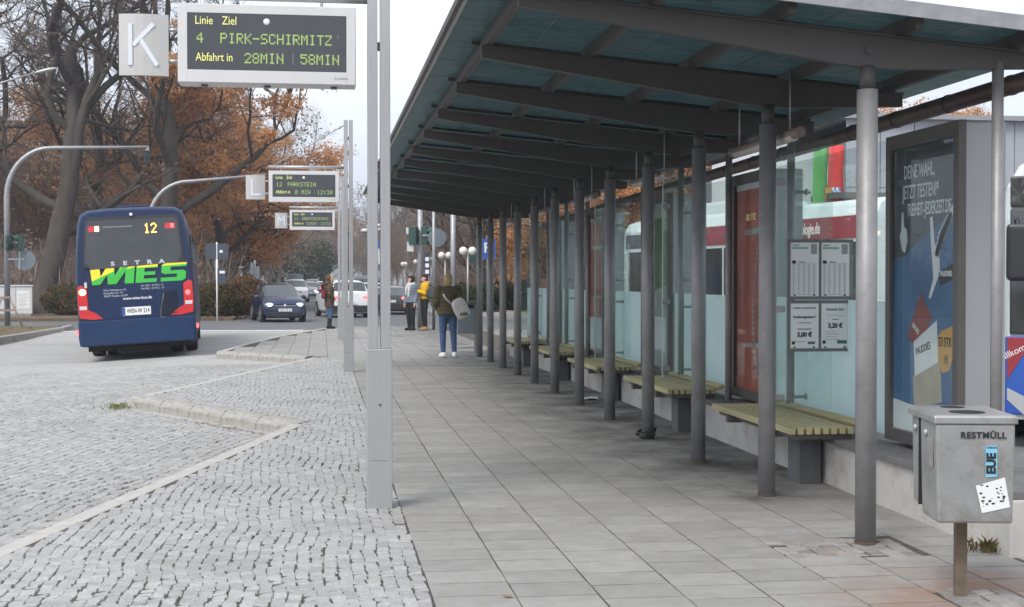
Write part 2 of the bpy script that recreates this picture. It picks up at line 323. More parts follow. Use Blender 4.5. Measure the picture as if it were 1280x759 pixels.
def paving_material():
    m = mat('paving_slab', (0.275, 0.266, 0.252), 0.82, var=0.14, vscale=7, island=0.085, bump=0.2, bscale=150, coords='World', dirt=(0.19, 0.18, 0.165), dirt_amt=0.5, dscale=1.3)
    nt = m.node_tree; n = nt.nodes; l = nt.links; b = n['Principled BSDF']
    src = b.inputs['Base Color'].links[0].from_socket
    ge = n.new('ShaderNodeNewGeometry')
    # grime plus painted canopy shade under the columns and bench, broken up by noise
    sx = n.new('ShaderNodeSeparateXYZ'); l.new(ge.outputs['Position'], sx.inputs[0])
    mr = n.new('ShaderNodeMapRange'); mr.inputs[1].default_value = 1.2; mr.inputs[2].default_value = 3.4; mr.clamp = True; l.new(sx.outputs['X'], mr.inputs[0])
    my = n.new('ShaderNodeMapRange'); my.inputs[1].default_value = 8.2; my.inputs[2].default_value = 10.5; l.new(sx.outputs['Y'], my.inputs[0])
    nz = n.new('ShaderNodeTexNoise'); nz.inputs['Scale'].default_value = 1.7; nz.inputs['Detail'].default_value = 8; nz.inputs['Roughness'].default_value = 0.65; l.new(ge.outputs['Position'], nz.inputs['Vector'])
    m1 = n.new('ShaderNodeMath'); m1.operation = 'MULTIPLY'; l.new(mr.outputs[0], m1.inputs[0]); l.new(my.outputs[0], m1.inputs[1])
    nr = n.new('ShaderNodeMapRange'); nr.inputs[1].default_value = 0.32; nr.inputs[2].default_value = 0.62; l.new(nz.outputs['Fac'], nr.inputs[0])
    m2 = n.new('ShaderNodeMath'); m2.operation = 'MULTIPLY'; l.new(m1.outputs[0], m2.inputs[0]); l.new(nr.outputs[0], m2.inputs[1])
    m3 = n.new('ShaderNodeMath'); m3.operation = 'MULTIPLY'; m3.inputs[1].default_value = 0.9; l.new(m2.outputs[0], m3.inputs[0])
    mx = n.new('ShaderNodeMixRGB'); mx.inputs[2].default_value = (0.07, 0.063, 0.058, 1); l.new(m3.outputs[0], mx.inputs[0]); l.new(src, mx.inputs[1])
    # speckles of old gum
    vo = n.new('ShaderNodeTexVoronoi'); vo.inputs['Scale'].default_value = 3.2; l.new(ge.outputs['Position'], vo.inputs['Vector'])
    gs = n.new('ShaderNodeMath'); gs.operation = 'LESS_THAN'; gs.inputs[1].default_value = 0.05; l.new(vo.outputs['Distance'], gs.inputs[0])
    g2 = n.new('ShaderNodeMath'); g2.operation = 'MULTIPLY'; g2.inputs[1].default_value = 0.6; l.new(gs.outputs[0], g2.inputs[0])
    mg = n.new('ShaderNodeMixRGB'); mg.inputs[2].default_value = (0.16, 0.15, 0.15, 1); l.new(g2.outputs[0], mg.inputs[0]); l.new(mx.outputs[0], mg.inputs[1])
    # rust washed out of the bin post
    vd = n.new('ShaderNodeVectorMath'); vd.operation = 'DISTANCE'; vd.inputs[1].default_value = (3.22, 6.18, 0); l.new(ge.outputs['Position'], vd.inputs[0])
    rr = n.new('ShaderNodeMapRange'); rr.inputs[1].default_value = 0.95; rr.inputs[2].default_value = 0.15; l.new(vd.outputs['Value'], rr.inputs[0])
    rn = n.new('ShaderNodeMath'); rn.operation = 'MULTIPLY'; l.new(rr.outputs[0], rn.inputs[0]); l.new(nr.outputs[0], rn.inputs[1])
    mr3 = n.new('ShaderNodeMixRGB'); mr3.inputs[2].default_value = (0.25, 0.11, 0.05, 1); l.new(rn.outputs[0], mr3.inputs[0]); l.new(mg.outputs[0], mr3.inputs[1])
    # dirt and painted contact shade round the foot of every column
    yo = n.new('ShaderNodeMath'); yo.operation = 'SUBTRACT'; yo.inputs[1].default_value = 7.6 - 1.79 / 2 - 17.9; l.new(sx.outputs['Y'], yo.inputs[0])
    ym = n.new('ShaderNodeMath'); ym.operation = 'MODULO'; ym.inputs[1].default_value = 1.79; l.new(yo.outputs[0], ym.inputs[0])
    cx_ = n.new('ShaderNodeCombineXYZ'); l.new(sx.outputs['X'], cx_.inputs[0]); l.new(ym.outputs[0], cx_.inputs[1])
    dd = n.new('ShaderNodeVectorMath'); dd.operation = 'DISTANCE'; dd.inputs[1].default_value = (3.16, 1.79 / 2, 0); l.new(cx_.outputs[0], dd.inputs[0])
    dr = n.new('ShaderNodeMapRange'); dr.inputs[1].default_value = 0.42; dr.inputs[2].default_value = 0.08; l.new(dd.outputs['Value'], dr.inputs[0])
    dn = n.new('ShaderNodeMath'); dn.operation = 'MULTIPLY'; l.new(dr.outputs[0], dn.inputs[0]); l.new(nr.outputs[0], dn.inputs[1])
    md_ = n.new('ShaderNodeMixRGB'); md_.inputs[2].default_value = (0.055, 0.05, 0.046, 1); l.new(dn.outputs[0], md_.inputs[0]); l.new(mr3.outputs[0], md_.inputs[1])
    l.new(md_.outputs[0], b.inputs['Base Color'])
    return m
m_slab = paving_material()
m_patch = mat('patch_cobble', (0.25, 0.235, 0.22), 0.8, var=0.2, vscale=25, island=0.25, bump=0.3, bscale=120, dirt=(0.24, 0.12, 0.065), dirt_amt=0.7, dscale=3)

# ================================================================== GROUND, ROAD, PLATFORM
EY = [-3, 2.0, 14.8, 18.43, 27.44, 29.9, 33.5, 38.2, 44.3]
EX = [-4.45, -3.3, -0.32, -2.48, -0.19, -2.25, -1.86, -1.19, 0.1]
def edge_x(y): return np.interp(y, EY, EX)
def sstep(a, b, v): t = np.clip((v - a) / (b - a), 0, 1); return t * t * (3 - 2 * t)
def road_z(x, y):
    x = np.asarray(x, float); y = np.asarray(y, float)
    w = sstep(18, 27, y) * (1 - sstep(37, 45, y))
    return -0.13 - 0.14 * np.clip((-2.7 - x) / 2.5, 0, 1) * (1 - np.clip((-7.5 - x) / 3, 0, 1)) * w
def grid(name, x0, x1, nx, y0, y1, ny, zf, m):
    X, Y = np.meshgrid(np.linspace(x0, x1, nx + 1), np.linspace(y0, y1, ny + 1)); V = np.stack([X.ravel(), Y.ravel(), zf(X, Y).ravel()], 1)
    i = np.arange(nx * ny); a = (i // nx) * (nx + 1) + i % nx; F = np.stack([a, a + 1, a + nx + 2, a + nx + 1], 1)
    return mobj(name, np_mesh(name, V, F, [m], smooth=True))
tag(grid('ground', -1500, 1500, 30, -300, 3000, 30, lambda X, Y: X * 0 - 0.6, m_soil), kind='structure')
rd = grid('bus_road', -30, 4.5, 90, -8, 46.2, 90, lambda X, Y: road_z(X, Y) - 0.006, mat('road_cobble_far', (0.35, 0.342, 0.33), 0.85, var=0.16, vscale=9, bump=0.5, bscale=24, dirt=(0.17, 0.155, 0.14), dirt_amt=0.5, dscale=0.5, stretch=(0.6, 1, 1)))
tag(rd, kind='structure')
st = MB()
st.b2((-60, 46.2, -0.5), (60, 57, -0.13)); st.b2((-3.6, 57, -0.5), (5.2, 400, -0.13))
tag(st.build('street', m_asph), kind='structure')
tag(MB().b2((4.9, -8, -0.5), (40, 46.2, -0.14)).build('bus_lane', mat('lane_cobble', (0.2, 0.195, 0.19), 0.85, var=0.2, vscale=6, bump=0.4, bscale=16)), kind='structure')
tag(MB().b2((-60, 45.6, -0.13), (-0.6, 46.0, -0.121)).b2((0.9, 59, -0.13), (1.02, 64, -0.124)).b2((0.9, 70, -0.13), (1.02, 74, -0.124)).build('road_marking', m_mark), kind='structure')
# far verges
vg = MB(); vg.b2((-60, 57, -0.5), (-3.6, 200, -0.02)); vg.b2((9.5, 57, -0.5), (60, 200, -0.02))
tag(vg.build('verge', m_soil), kind='structure')
tag(MB().b2((5.2, 57, -0.5), (9.5, 200, 0.0)).build('footpath', mat('footpath_paving', (0.27, 0.26, 0.25), 0.85, var=0.1, vscale=2, bump=0.1)), kind='structure')

# platform body (edge follows the saw-tooth bus bays)
pb = MB(); pts = [(EX[i] + 0.06, EY[i]) for i in range(len(EY))] + [(4.9, 45.6), (4.9, -3)]
pb.prism(pts, (0, 0, -0.5), (1, 0, 0), (0, 1, 0), (0, 0, 0.5 - 0.002))
pavement = tag(pb.build('platform_pavement', m_joint), kind='structure')

# --- stones
def stones(cx, cy, hx, hy, rot, zt, rng, depth=0.035, inset=0.11, tilt=0.02):
    n = len(cx); c, s = np.cos(rot), np.sin(rot)
    lx = np.array([-1, 1, 1, -1.]); ly = np.array([-1, -1, 1, 1.])
    jit = 1 + rng.uniform(-0.075, 0.075, (n, 4, 2)); ta = rng.normal(0, tilt, (n, 2)); V = []
    for sc, dz in ((0.97, -depth), (1.0, -0.007), (1 - inset, 0.0)):
        px = lx[None] * hx[:, None] * sc * jit[:, :, 0]; py = ly[None] * hy[:, None] * sc * jit[:, :, 1]
        z = zt[:, None] + dz + (px * ta[:, :1] + py * ta[:, 1:] if dz > -0.02 else 0)
        V.append(np.stack([cx[:, None] + px * c[:, None] - py * s[:, None], cy[:, None] + px * s[:, None] + py * c[:, None], z + 0 * px], 2))
    V = np.stack(V, 1).reshape(-1, 3)
    base = [(8, 9, 10, 11)] + [(k * 4 + j, k * 4 + (j + 1) % 4, k * 4 + 4 + (j + 1) % 4, k * 4 + 4 + j) for k in (0, 1) for j in range(4)]
    F = (np.array(base)[None] + (np.arange(n) * 12)[:, None, None]).reshape(-1, 4)
    return V, F
def layout(x0, x1, y0, y1, w, ln, amp, wl, rng, ang=0.0, org=(0, 0), straight=False):
    """wavy courses of small setts running along y"""
    cx, cy, hx, hy, ro = [], [], [], [], []
    for i in range(int((x1 - x0) / w + .01)):
        y = y0 + rng.uniform(0, ln); ph = i * 0.11
        while y < y1:
            L = ln * rng.uniform(0.75, 1.3); ym = y + L / 2
            am = amp * (min(1.0, (x1 - x0 - (i + 1) * w) / .5) if straight else 1.0)
            xx = x0 + (i + .5) * w + am * math.sin(ym * 2 * math.pi / wl + ph) + am * 0.45 * math.sin(ym * 7.3 + ph * 3.1) + rng.normal(0, .005)
            sl = am * 2 * math.pi / wl * math.cos(ym * 2 * math.pi / wl + ph)
            cx.append(xx); cy.append(ym); hx.append(w / 2 + 0.0007 - rng.uniform(0, 0.003)); hy.append(L / 2 - 0.0015); ro.append(-sl * 0.7 + rng.normal(0, 0.03)); y += L
    cx, cy, hx, hy, ro = map(np.array, (cx, cy, hx, hy, ro))
    if ang:
        c, s = math.cos(ang), math.sin(ang); dx, dy = cx - org[0], cy - org[1]
        cx, cy = org[0] + dx * c - dy * s, org[1] + dx * s + dy * c; ro = ro + ang
    return cx, cy, hx, hy, ro
def px_of(x, y, z):
    p = Vector((x, y, z)) - Vector((0, 0, 1.55)); ps, ph = R(7.97), R(0.994)
    fh = Vector((math.sin(ps), math.cos(ps), 0)); F_ = fh * math.cos(ph) - Vector((0, 0, 1)) * math.sin(ph); U_ = fh * math.sin(ph) + Vector((0, 0, 1)) * math.cos(ph)
    a = p.dot(F_); return 640 + 1700 * p.dot(Vector((math.cos(ps), -math.sin(ps), 0))) / a, 379.5 - 1700 * p.dot(U_) / a
def lay_stones(arr, zt, material, parent, rng, near=300, name='cobblestone', mask_px=True):
    cx, cy, hx, hy, ro = arr
    d = cx ** 2 + cy ** 2
    if mask_px:
        vis = np.array([(-5 < px_of(a, b, 0)[0] < 1290) and px_of(a, b, 0)[1] < 764 for a, b in zip(cx, cy)]); d = np.where(vis, d, 1e9)
    o = np.argsort(d); nearI = o[:near]; rest = o[near:]
    V, F = stones(cx[rest], cy[rest], hx[rest], hy[rest], ro[rest], zt[rest], rng)
    tag(mobj(name + '_field', np_mesh(name + '_field', V, F, [material]), parent), kind='stuff')
    protos = []
    for k in range(10):
        one = np.ones(1); V, F = stones(one * 0, one * 0, one, one, one * 0, one * 0, rng, tilt=0.004); protos.append(np_mesh(name, V, F, [material]))
    for i in nearI:
        q = mobj(name, protos[rng.integers(10)], parent, (cx[i], cy[i], zt[i]), (rng.normal(0, .01), rng.normal(0, .01), ro[i])); q.scale = (hx[i], hy[i], 1)
rg = np.random.default_rng(3)
a = layout(-3.4358, 0.5242, 5.2, 27.4, 0.072, 0.078, 0.022, 1.9, rg, straight=True)
k = (a[0] > edge_x(a[1]) + 0.165 + 0.12 * ((a[1] > 15.2) & (a[1] < 18.5))) & (a[0] < 0.5)
a = tuple(v[k] for v in a); lay_stones(a, rg.normal(0, 0.0016, len(a[0])) + 0.0045, m_stone, pavement, rg)
rr_ = np.random.default_rng(5)
a = layout(-9.5, 3.5, 4.0, 28.0, 0.105, 0.085, 0.03, 3.0, rr_, ang=R(-13), org=(-1, 10))
k = (a[0] < edge_x(a[1]) - 0.12 - 0.1 * ((a[1] > 14.6) & (a[1] < 18.6))) & (a[0] > -8.5) & (a[1] > 6) & (a[1] < 27.5)
a = tuple(v[k] for v in a); lay_stones(a, road_z(a[0], a[1]) + rr_.normal(0, 0.0025, len(a[0])) + 0.001, m_rstone, rd, rr_, name='road_sett')
# --- slabs, staggered lanes running along the platform
LW = 0.41; rs = np.random.default_rng(11); S = []
def in_patch(x, y): return (2.58 < x < 3.40 and 7.2 < y < 7.75) or (2.99 < x < 3.40 and 5.8 < y < 6.45)
for i in range(-7, 8):
    x = 0.53 + (i + .5) * LW; y = (5.7 if i >= 0 else 27.5) + rs.uniform(0, .29)
    while y < 45.2:
        L = 0.29
        if x > 0.53 or x - 0.2 > edge_x(y + .14) + 0.1:
            if not in_patch(x, y + L / 2): S.append((x, y + L / 2, LW / 2 - 0.0045, L / 2 - 0.008))
        y += L
S = np.array(S); o = np.argsort([s[1] if (px_of(s[0], s[1], 0)[1] < 770 and px_of(s[0], s[1], 0)[0] < 1290) else 1e6 for s in S])
def slab_mesh(name, arrs, parts):
    cx, cy, hx, hy = arrs; n = len(cx); V = []
    lx = np.array([-1, 1, 1, -1.]); ly = np.array([-1, -1, 1, 1.]); ta = rs.normal(0, 0.002, (n, 2)); z0 = rs.normal(0, 0.0005, n) + .001
    for ins, dz in ((0, -0.03), (0, -0.0012), (0.001, 0)):
        px = lx[None] * (hx[:, None] - ins); py = ly[None] * (hy[:, None] - ins)
        V.append(np.stack([cx[:, None] + px, cy[:, None] + py, z0[:, None] + dz + px * ta[:, :1] + py * ta[:, 1:]], 2))
    V = np.stack(V, 1).reshape(-1, 3)
    base = [(8, 9, 10, 11)] + [(k * 4 + j, k * 4 + (j + 1) % 4, k * 4 + 4 + (j + 1) % 4, k * 4 + 4 + j) for k in (0, 1) for j in range(4)]
    F = (np.array(base)[None] + (np.arange(n) * 12)[:, None, None]).reshape(-1, 4)
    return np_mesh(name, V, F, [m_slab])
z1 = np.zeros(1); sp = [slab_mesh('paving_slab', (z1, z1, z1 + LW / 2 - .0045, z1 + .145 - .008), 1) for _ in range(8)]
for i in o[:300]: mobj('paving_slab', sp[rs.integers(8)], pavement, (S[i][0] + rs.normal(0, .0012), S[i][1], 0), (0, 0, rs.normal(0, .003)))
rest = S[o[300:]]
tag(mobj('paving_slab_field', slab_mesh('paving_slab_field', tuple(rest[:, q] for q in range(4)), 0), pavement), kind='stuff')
# small cobbles round the first column, the bin post and the end of the wall
for (x0, x1, y0, y1, sd_) in ((2.59, 3.39, 7.2, 7.78, 1), (3.0, 3.39, 5.6, 6.45, 2), (3.84, 4.8, 5.4, 8.0, 3)):
    rp = np.random.default_rng(sd_); a = layout(x0, x1, y0, y1, 0.095, 0.1, 0.006, 2, rp); k = a[1] < y1 - 0.04; a = tuple(v[k] for v in a)
    V, F = stones(*a, rp.normal(0, 0.002, len(a[0])) + 0.003, rp); tag(mobj('patch_cobbles', np_mesh('patch_cobbles', V, F, [m_patch]), pavement), kind='stuff')
# --- kerbs: flush pale border along the long edges, rounded kerb stones across the noses
def border(p, q, w=0.14):
    p, q = Vector((*p, 0)), Vector((*q, 0)); d = q - p; n = max(1, round(d.length / 1.0)); u = d.normalized(); ang = math.atan2(u.y, u.x)
    for i in range(n):
        c = p + d * ((i + .5) / n); c += Vector((u.y, -u.x, 0)) * (w / 2)
        o = MB().box((0, 0, 0), (d.length / n - 0.006, w, 0.3)).build('border_stone', m_border, kerb, bevel=0.012, loc=(c.x, c.y, -0.148 + random.uniform(-.002, .002)), rot=(0, 0, ang))
kerb = MB().b2((-0.9, 30.2, -0.4), (-0.5, 30.6, -0.1)).build('kerb', m_border); tag(kerb, kind='structure')
for i in (1, 3, 5, 6, 7): border((EX[i], EY[i]), (EX[i + 1], EY[i + 1]))
def kerb_run(p, q, n, w=0.30, drop=0.0):
    p, q = Vector((*p, 0)), Vector((*q, 0)); d = q - p; u = d.normalized(); ang = math.atan2(u.y, u.x); L = d.length / n
    for i in range(n):
        sec = [(-w / 2, -0.3), (-w / 2, -0.06), (-w / 2 + .025, -0.015), (-w / 2 + .08, 0.012), (0, 0.02), (w / 2 - .06, 0.014), (w / 2, 0.004), (w / 2, -0.3)]
        ks = []
        for t in (-L / 2 + .006, -L / 2 + .02, 0, L / 2 - .02, L / 2 - .006):
            f_ = (i + .5 + t / L) / n; sh = -drop * (1 - f_) ** 2; e = 0.004 if abs(t) > L / 2 - .01 else 0
            ks.append([Vector((t, b * 1.0, z + sh - (e if z > -.1 else 0))) for b, z in sec])
        c = p + d * ((i + .5) / n) + Vector((-u.y, u.x, 0)) * (w / 2)
        MB().loft(ks, smooth=False).build('kerb_stone', m_conc, kerb, loc=(c.x, c.y, 0), rot=(0, 0, ang))
kerb_run((-2.48, 18.43), (-0.30, 14.77), 5)
kerb_run((-2.25, 29.86), (-0.35, 27.63), 4, drop=0.0)
# nose stones
MB().ell((0, 0, 0), (0.19, 0.19, 0.17), 14, 8).build('kerb_nose', m_conc, kerb, loc=(-2.38, 18.48, -0.14))
# ================================================================== CANOPY
NF = 12; FY = [7.6 + 1.79 * k for k in range(NF)]
def beam_top(x): return 3.17 - 0.09 * (x - 1.13)
canopy = empty('platform_canopy', (3.16, 7.6, 0), 0, 'long sloping canopy of teal glass on grey steel beams and a row of round columns', 'canopy')
CO = Vector((3.16, 7.6, 0)); 
def loc(x, y, z): return (x - CO.x, y - CO.y, z)
cm = MB(); cm.tube([(0, 0, -0.05), (0, 0, 2.66)], 0.061, 20); col_me = None
for k, y in enumerate(FY):
    if k == 0:
        c0 = cm.build('column', m_col, canopy, loc=loc(3.16, y, 0)); n0 = MB().tube([(0, 0, 2.66), (0, 0, 2.8)], 0.045, 14).build('column_head', m_beam, c0)
        r0 = MB().tube([(0, 0, -0.02), (0, 0, 0.018)], 0.064, 20).build('rust_ring', m_rust, c0)
        b0 = None
        # beam: shallow tip, deepest over the column, tapering to the back
        xs = [1.10, 2.1, 3.02, 3.30, 4.16]; dep = [0.085, 0.145, 0.2, 0.195, 0.095]; rings = []
        for x, d in zip(xs, dep):
            zt = beam_top(x) - 0.0; rings.append([Vector((x - CO.x, s, z)) for s, z in ((-.028, zt - d), (.028, zt - d), (.028, zt - .012), (.05, zt - .012), (.05, zt), (-.05, zt), (-.05, zt - .012), (-.028, zt - .012))])
        b0 = MB().loft(rings, smooth=False).build('beam', m_beam, canopy, loc=(0, 0, 0))
        p0 = MB().tube([(0, -.035, beam_top(3.16) - .1), (0, -.045, beam_top(3.16) - .1)], .028, 12).build('beam_bolt', m_beam, b0)
        q0 = MB().tube([(0, 0, -0.05), (0, 0, 2.84)], 0.034, 14).build('rear_column', m_col, canopy, loc=loc(3.97, y, 0))
    else:
        c = copy_tree(c0, canopy); c.location = loc(3.16, y, 0); b = copy_tree(b0, canopy); b.location = (0, y - CO.y, 0)
        if k != 1: q = copy_tree(q0, canopy); q.location = loc(3.97, y, 0)
# purlins, one piece per bay
YS, YE = 7.27, FY[-1] + 0.35
for x in (1.15, 1.88, 2.61, 3.36, 4.06):
    zt = beam_top(x); ends = [YS + .06] + FY[1:-1] + [YE - .06]
    first = {}
    for i in range(len(ends) - 1):
        L = round(ends[i + 1] - ends[i] - .01, 3)
        if L not in first:
            o = MB().box((0, 0, 0.045), (0.05, L, 0.085)).build('purlin', m_beam, canopy, loc=loc(x, (ends[i] + ends[i + 1]) / 2, zt + .002)); first[L] = o.data
        else: mobj('purlin', first[L], canopy, loc(x, (ends[i] + ends[i + 1]) / 2, zt + .002))
# roof glass panels
sl = math.atan(0.09); px_ = [0.87, 1.5, 2.24, 2.98, 3.72, 4.5]; ny = 24; pl = (YE - YS) / ny
for i in range(5):
    w = (px_[i + 1] - px_[i]); me = None
    for j in range(ny):
        xm = (px_[i] + px_[i + 1]) / 2
        if me is None:
            o = MB().box((0, 0, 0), (w / math.cos(sl) - .006, pl - .01, .014)).build('roof_panel', m_roofg, canopy); me = o.data
        else: o = mobj('roof_panel', me, canopy)
        o.location = loc(xm, YS + (j + .5) * pl, beam_top(xm) + .09 + .009); o.rotation_euler = (0, sl, 0)
    # thin dark bar below the roof glass behind every beam
for y in FY[:-1]:
    r_ = MB().box((0, 0, 0), (3.2, .022, .03)).build('dark_bar', m_beam, canopy, loc=loc(2.66, y + .32, beam_top(2.66) + .072), rot=(0, sl, 0))
# edge trims
MB().box((0, 0, 0), (.03, YE - YS, .05)).build('edge_trim', m_beam, canopy, loc=loc(.855, (YS + YE) / 2, beam_top(.87) + .105))
MB().box((0, 0, 0), (.02, YE - YS, .022)).build('edge_strip', m_alu, canopy, loc=loc(.88, (YS + YE) / 2, beam_top(.87) + .078))
MB().box((0, 0, 0), (3.66 / math.cos(sl), .02, .085)).build('front_fascia', m_galv, canopy, loc=loc(2.69, YS - .012, beam_top(2.69) + .09), rot=(0, sl, 0))
# gutter with joint rings
gm = mat('copper_gutter', (0.13, 0.092, 0.08), 0.5, 0.4, var=0.2, vscale=4, dirt=(0.09, 0.085, 0.08), dirt_amt=0.5, dscale=3)
gt = MB().tube([(4.42, y, 2.82 - .009 * (y - 7)) for y in np.linspace(7.1, YE + .1, 12)], .062, 16)
gutter = gt.build('gutter', gm, canopy, loc=(-CO.x, -CO.y, 0))
gr0 = None
for j in range(24):
    y = 7.4 + j * .88
    if gr0 is None: gr0 = MB().tube([(0, -.012, 0), (0, .012, 0)], .067, 16).build('gutter_ring', m_beam, gutter); o = gr0
    else: o = mobj('gutter_ring', gr0.data, gutter)
    o.location = (4.42, y, 2.82 - .009 * (y - 7))
# hanging fluorescent tubes
m_tube = mat('lamp_tube_plastic', (0.22, 0.17, 0.15), 0.35, var=0.1, vscale=4); m_diff = mat('lamp_diffuser', (0.55, 0.52, 0.48), 0.3)
TL = ['hanging tube lamp under the canopy nearest the front column', 'hanging tube lamp behind the third and fourth columns', 'hanging tube lamp behind the fifth and sixth columns', 'fourth hanging tube lamp along the dim canopy', 'farthest hanging tube lamp deep under the canopy']
for k in range(5):
    if k == 0:
        t0 = empty('tube_lamp', (3.3, 9.1, 2.58), 0, TL[0], 'lamp', 'tube lamps under the canopy')
        MB().tube([(0, 0, 0), (0, 1.6, .0)], .038, 12).build('lamp_housing', m_tube, t0)
        MB().tube([(0, .12, -.018), (0, 1.48, -.018)], .034, 12).build('diffuser', m_diff, t0)
        for yy in (.22, 1.4): MB().tube([(0, yy, .03), (0, yy, .5)], .006, 6).build('hanger', m_alu, t0)
    else:
        t = copy_tree(t0); t.location = (3.3, 9.1 + 3.58 * k, 2.58); t['label'] = TL[k]

# ================================================================== LOW WALL, SCREENS, POSTER CASES, BENCHES
wall = empty('low_wall', (4.05, 7.1, 0), 0, 'low pale rendered wall with peeling base behind the benches', 'wall')
MB().b2((-.25, 0, -.3), (.3, 20.4, .32)).build('wall_body', m_wall, wall, bevel=.01)
cp = None
for j in range(17):
    if cp is None: cp = MB().box((0, 0, 0), (.6, 1.19, .045)).build('coping_stone', m_coping, wall, bevel=.006); o = cp
    else: o = mobj('coping_stone', cp.data, wall)
    o.location = (.02, .61 + 1.2 * j, .3445)
# poster cases
AY = [8.26, 12.0, 15.62, 19.42, 23.15]; AW = 1.14
m_redp = mat('red_poster', (0.52, 0.10, 0.055), 0.35, var=0.3, vscale=1.6, dirt=(0.25, 0.05, 0.035), dirt_amt=0.6, dscale=1.2)
m_blup = mat('blue_poster', (0.026, 0.12, 0.28), 0.35, var=0.2, vscale=2)
m_dkp = mat('slate_poster', (0.03, 0.036, 0.042), 0.4, var=0.6, vscale=5, dirt=(0.10, 0.11, 0.12), dirt_amt=0.5, dscale=7)
m_palep = mat('pale_poster', (0.40, 0.44, 0.38), 0.4, var=0.25, vscale=2)
m_org = mat('orange_print', (0.55, 0.30, 0.06), 0.5); m_red = mat('red_print', (0.28, 0.05, 0.045), 0.5); m_bro = mat('craft_paper', (0.42, 0.36, 0.27), 0.6, var=.15, vscale=6)
m_caseside = mat('case_side_steel', (0.36, 0.365, 0.37), 0.4, 0.5, var=0.05, vscale=2, stretch=(1, 1, .3))
m_caseglass = glassmat('case_glass', (0.93, 0.96, 0.96), refl=0.045, grime=0.02)
def poster_case(y0, label):
    t = empty('poster_case', (4.05, y0, 0), 0, label, 'poster case', 'poster cases along the screen wall')
    z0, z1, d = .40, 2.58, .33
    body = MB(); body.b2((.04, .012, z0 + .01), (d, AW - .012, z1 - .01)); body.build('case_body', m_caseside, t, bevel=.008)
    fr = MB(); fr.b2((0, 0, z0), (.055, .075, z1)); fr.b2((0, AW - .075, z0), (.055, AW, z1)); fr.b2((0, .075, z1 - .1), (.055, AW - .075, z1)); fr.b2((0, .075, z0), (.055, AW - .075, z0 + .09)); fr.build('case_frame', m_dkframe, t, bevel=.004)
    MB().b2((.12, .3, .34), (.26, .5, z0 + .02)).b2((.12, .7, .34), (.26, .9, z0 + .02)).build('case_foot', m_dkframe, t)
    MB().b2((.020, .076, z0 + .091), (.024, AW - .076, z1 - .101)).build('glass_cover', m_caseglass, t)
    return t
def PP(y, z, x=.0): return None
def poster_sheet(t, m, za=.49, zb=2.48, name='poster', x=.034, ya=.077, yb=AW - .077, par=None):
    return MB().b2((x, ya, za), (x + .004, yb, zb)).build(name, m, par or t)
RX = (math.pi / 2, 0, -math.pi / 2)   # text on the -x face, reading towards -y
def ptext(s, size, y, z, par, m=m_whitetx, sx=.72, roll=0.0, align='LEFT', bold=.001, x=.031):
    return text(s, size, m, par, (x, y, z), (math.pi / 2, roll, -math.pi / 2), align, name='print', sx=sx, bold=bold)
def flat(par, pts, m, name, x=.0315):   # pts are (along-from-left u, z): u grows to the reader's right (towards -y)
    b = MB(); n = len(pts); b.add([(x, AW - .077 - u, z) for u, z in pts], [tuple(range(n))]); return b.build(name, m, par)
def LY(u): return AW - .077 - u
a1 = poster_case(AY[0], 'front poster case showing a dark blue advert with white lettering, beside the bin')
ps = poster_sheet(a1, m_blup)
flat(ps, [(0, 1.70), (0, 2.48), (.90, 2.48), (.93, 2.2), (.86, 1.98), (.6, 1.88), (.35, 1.80), (.2, 1.72)], m_dkp, 'dark_area', x=.0335)
ro = -R(5)
ptext('DEINE WAHL,', .135, LY(.17), 2.30, ps, sx=.58, bold=.0016); ptext('JETZT TESTEN!*', .135, LY(.15), 2.16, ps, sx=.60, bold=.0016); ptext('FREIHEIT-JEDERZEIT.DE', .125, LY(.23), 2.035, ps, sx=.52, bold=.0016)
flat(ps, [(.13, 2.02), (.16, 2.03), (.17, 1.93), (.22, 1.9), (.23, 1.82), (.19, 1.74), (.14, 1.76), (.10, 1.86), (.125, 1.9)], m_paper, 'hand_mark')
# winged mark
for q in range(5): flat(ps, [(.66 + .012 * q, 1.72 + .035 * q), (.74 + .05 * q, 1.86 + .05 * q), (.80 + .042 * q, 1.83 + .045 * q), (.71 + .015 * q, 1.70 + .033 * q)], m_whitetx, 'wing_mark')
flat(ps, [(.585, 1.97), (.625, 1.98), (.66, 1.80), (.73, 1.72), (.74, 1.60), (.66, 1.50), (.60, 1.42), (.57, 1.43), (.64, 1.56), (.62, 1.70), (.60, 1.80)], m_whitetx, 'winged_foot')
flat(ps, [(.72, 1.60), (.96, 1.67), (.95, 1.56), (.74, 1.51)], m_blacktx, 'name_tag'); ptext('PAUDDIES', .05, LY(.745), 1.59, ps, x=.0305, sx=.75)
flat(ps, [(.24, 1.16), (.44, 1.46), (.62, 1.30), (.42, 1.04)], m_red, 'red_packet'); ptext('SMOKE', .05, LY(.32), 1.24, ps, x=.0305, roll=.5)
flat(ps, [(.33, .88), (.74, 1.08), (.78, .74), (.36, .64)], m_bro, 'craft_packet', x=.031); flat(ps, [(.34, 1.12), (.70, 1.28), (.72, 1.0), (.36, .88)], m_paper, 'white_packet', x=.0308); ptext('PAUDDIES', .07, LY(.38), 1.05, ps, x=.0302, m=m_blacktx, roll=-.25)
flat(ps, [(.70, 1.15), (.76, 1.21), (.94, 1.25), (.96, 1.09), (.88, .95), (.78, .93), (.71, 1.03)], m_org, 'price_burst', x=.0309); ptext('23 STK', .09, LY(.725), 1.135, ps, m=m_blacktx, x=.0303); ptext('1€', .08, LY(.80), 1.02, ps, m=m_blacktx, x=.0303)
flat(ps, [(0, .49), (0, .70), (.55, .66), (.986, .70), (.986, .49)], m_paper, 'pale_footer', x=.0325)
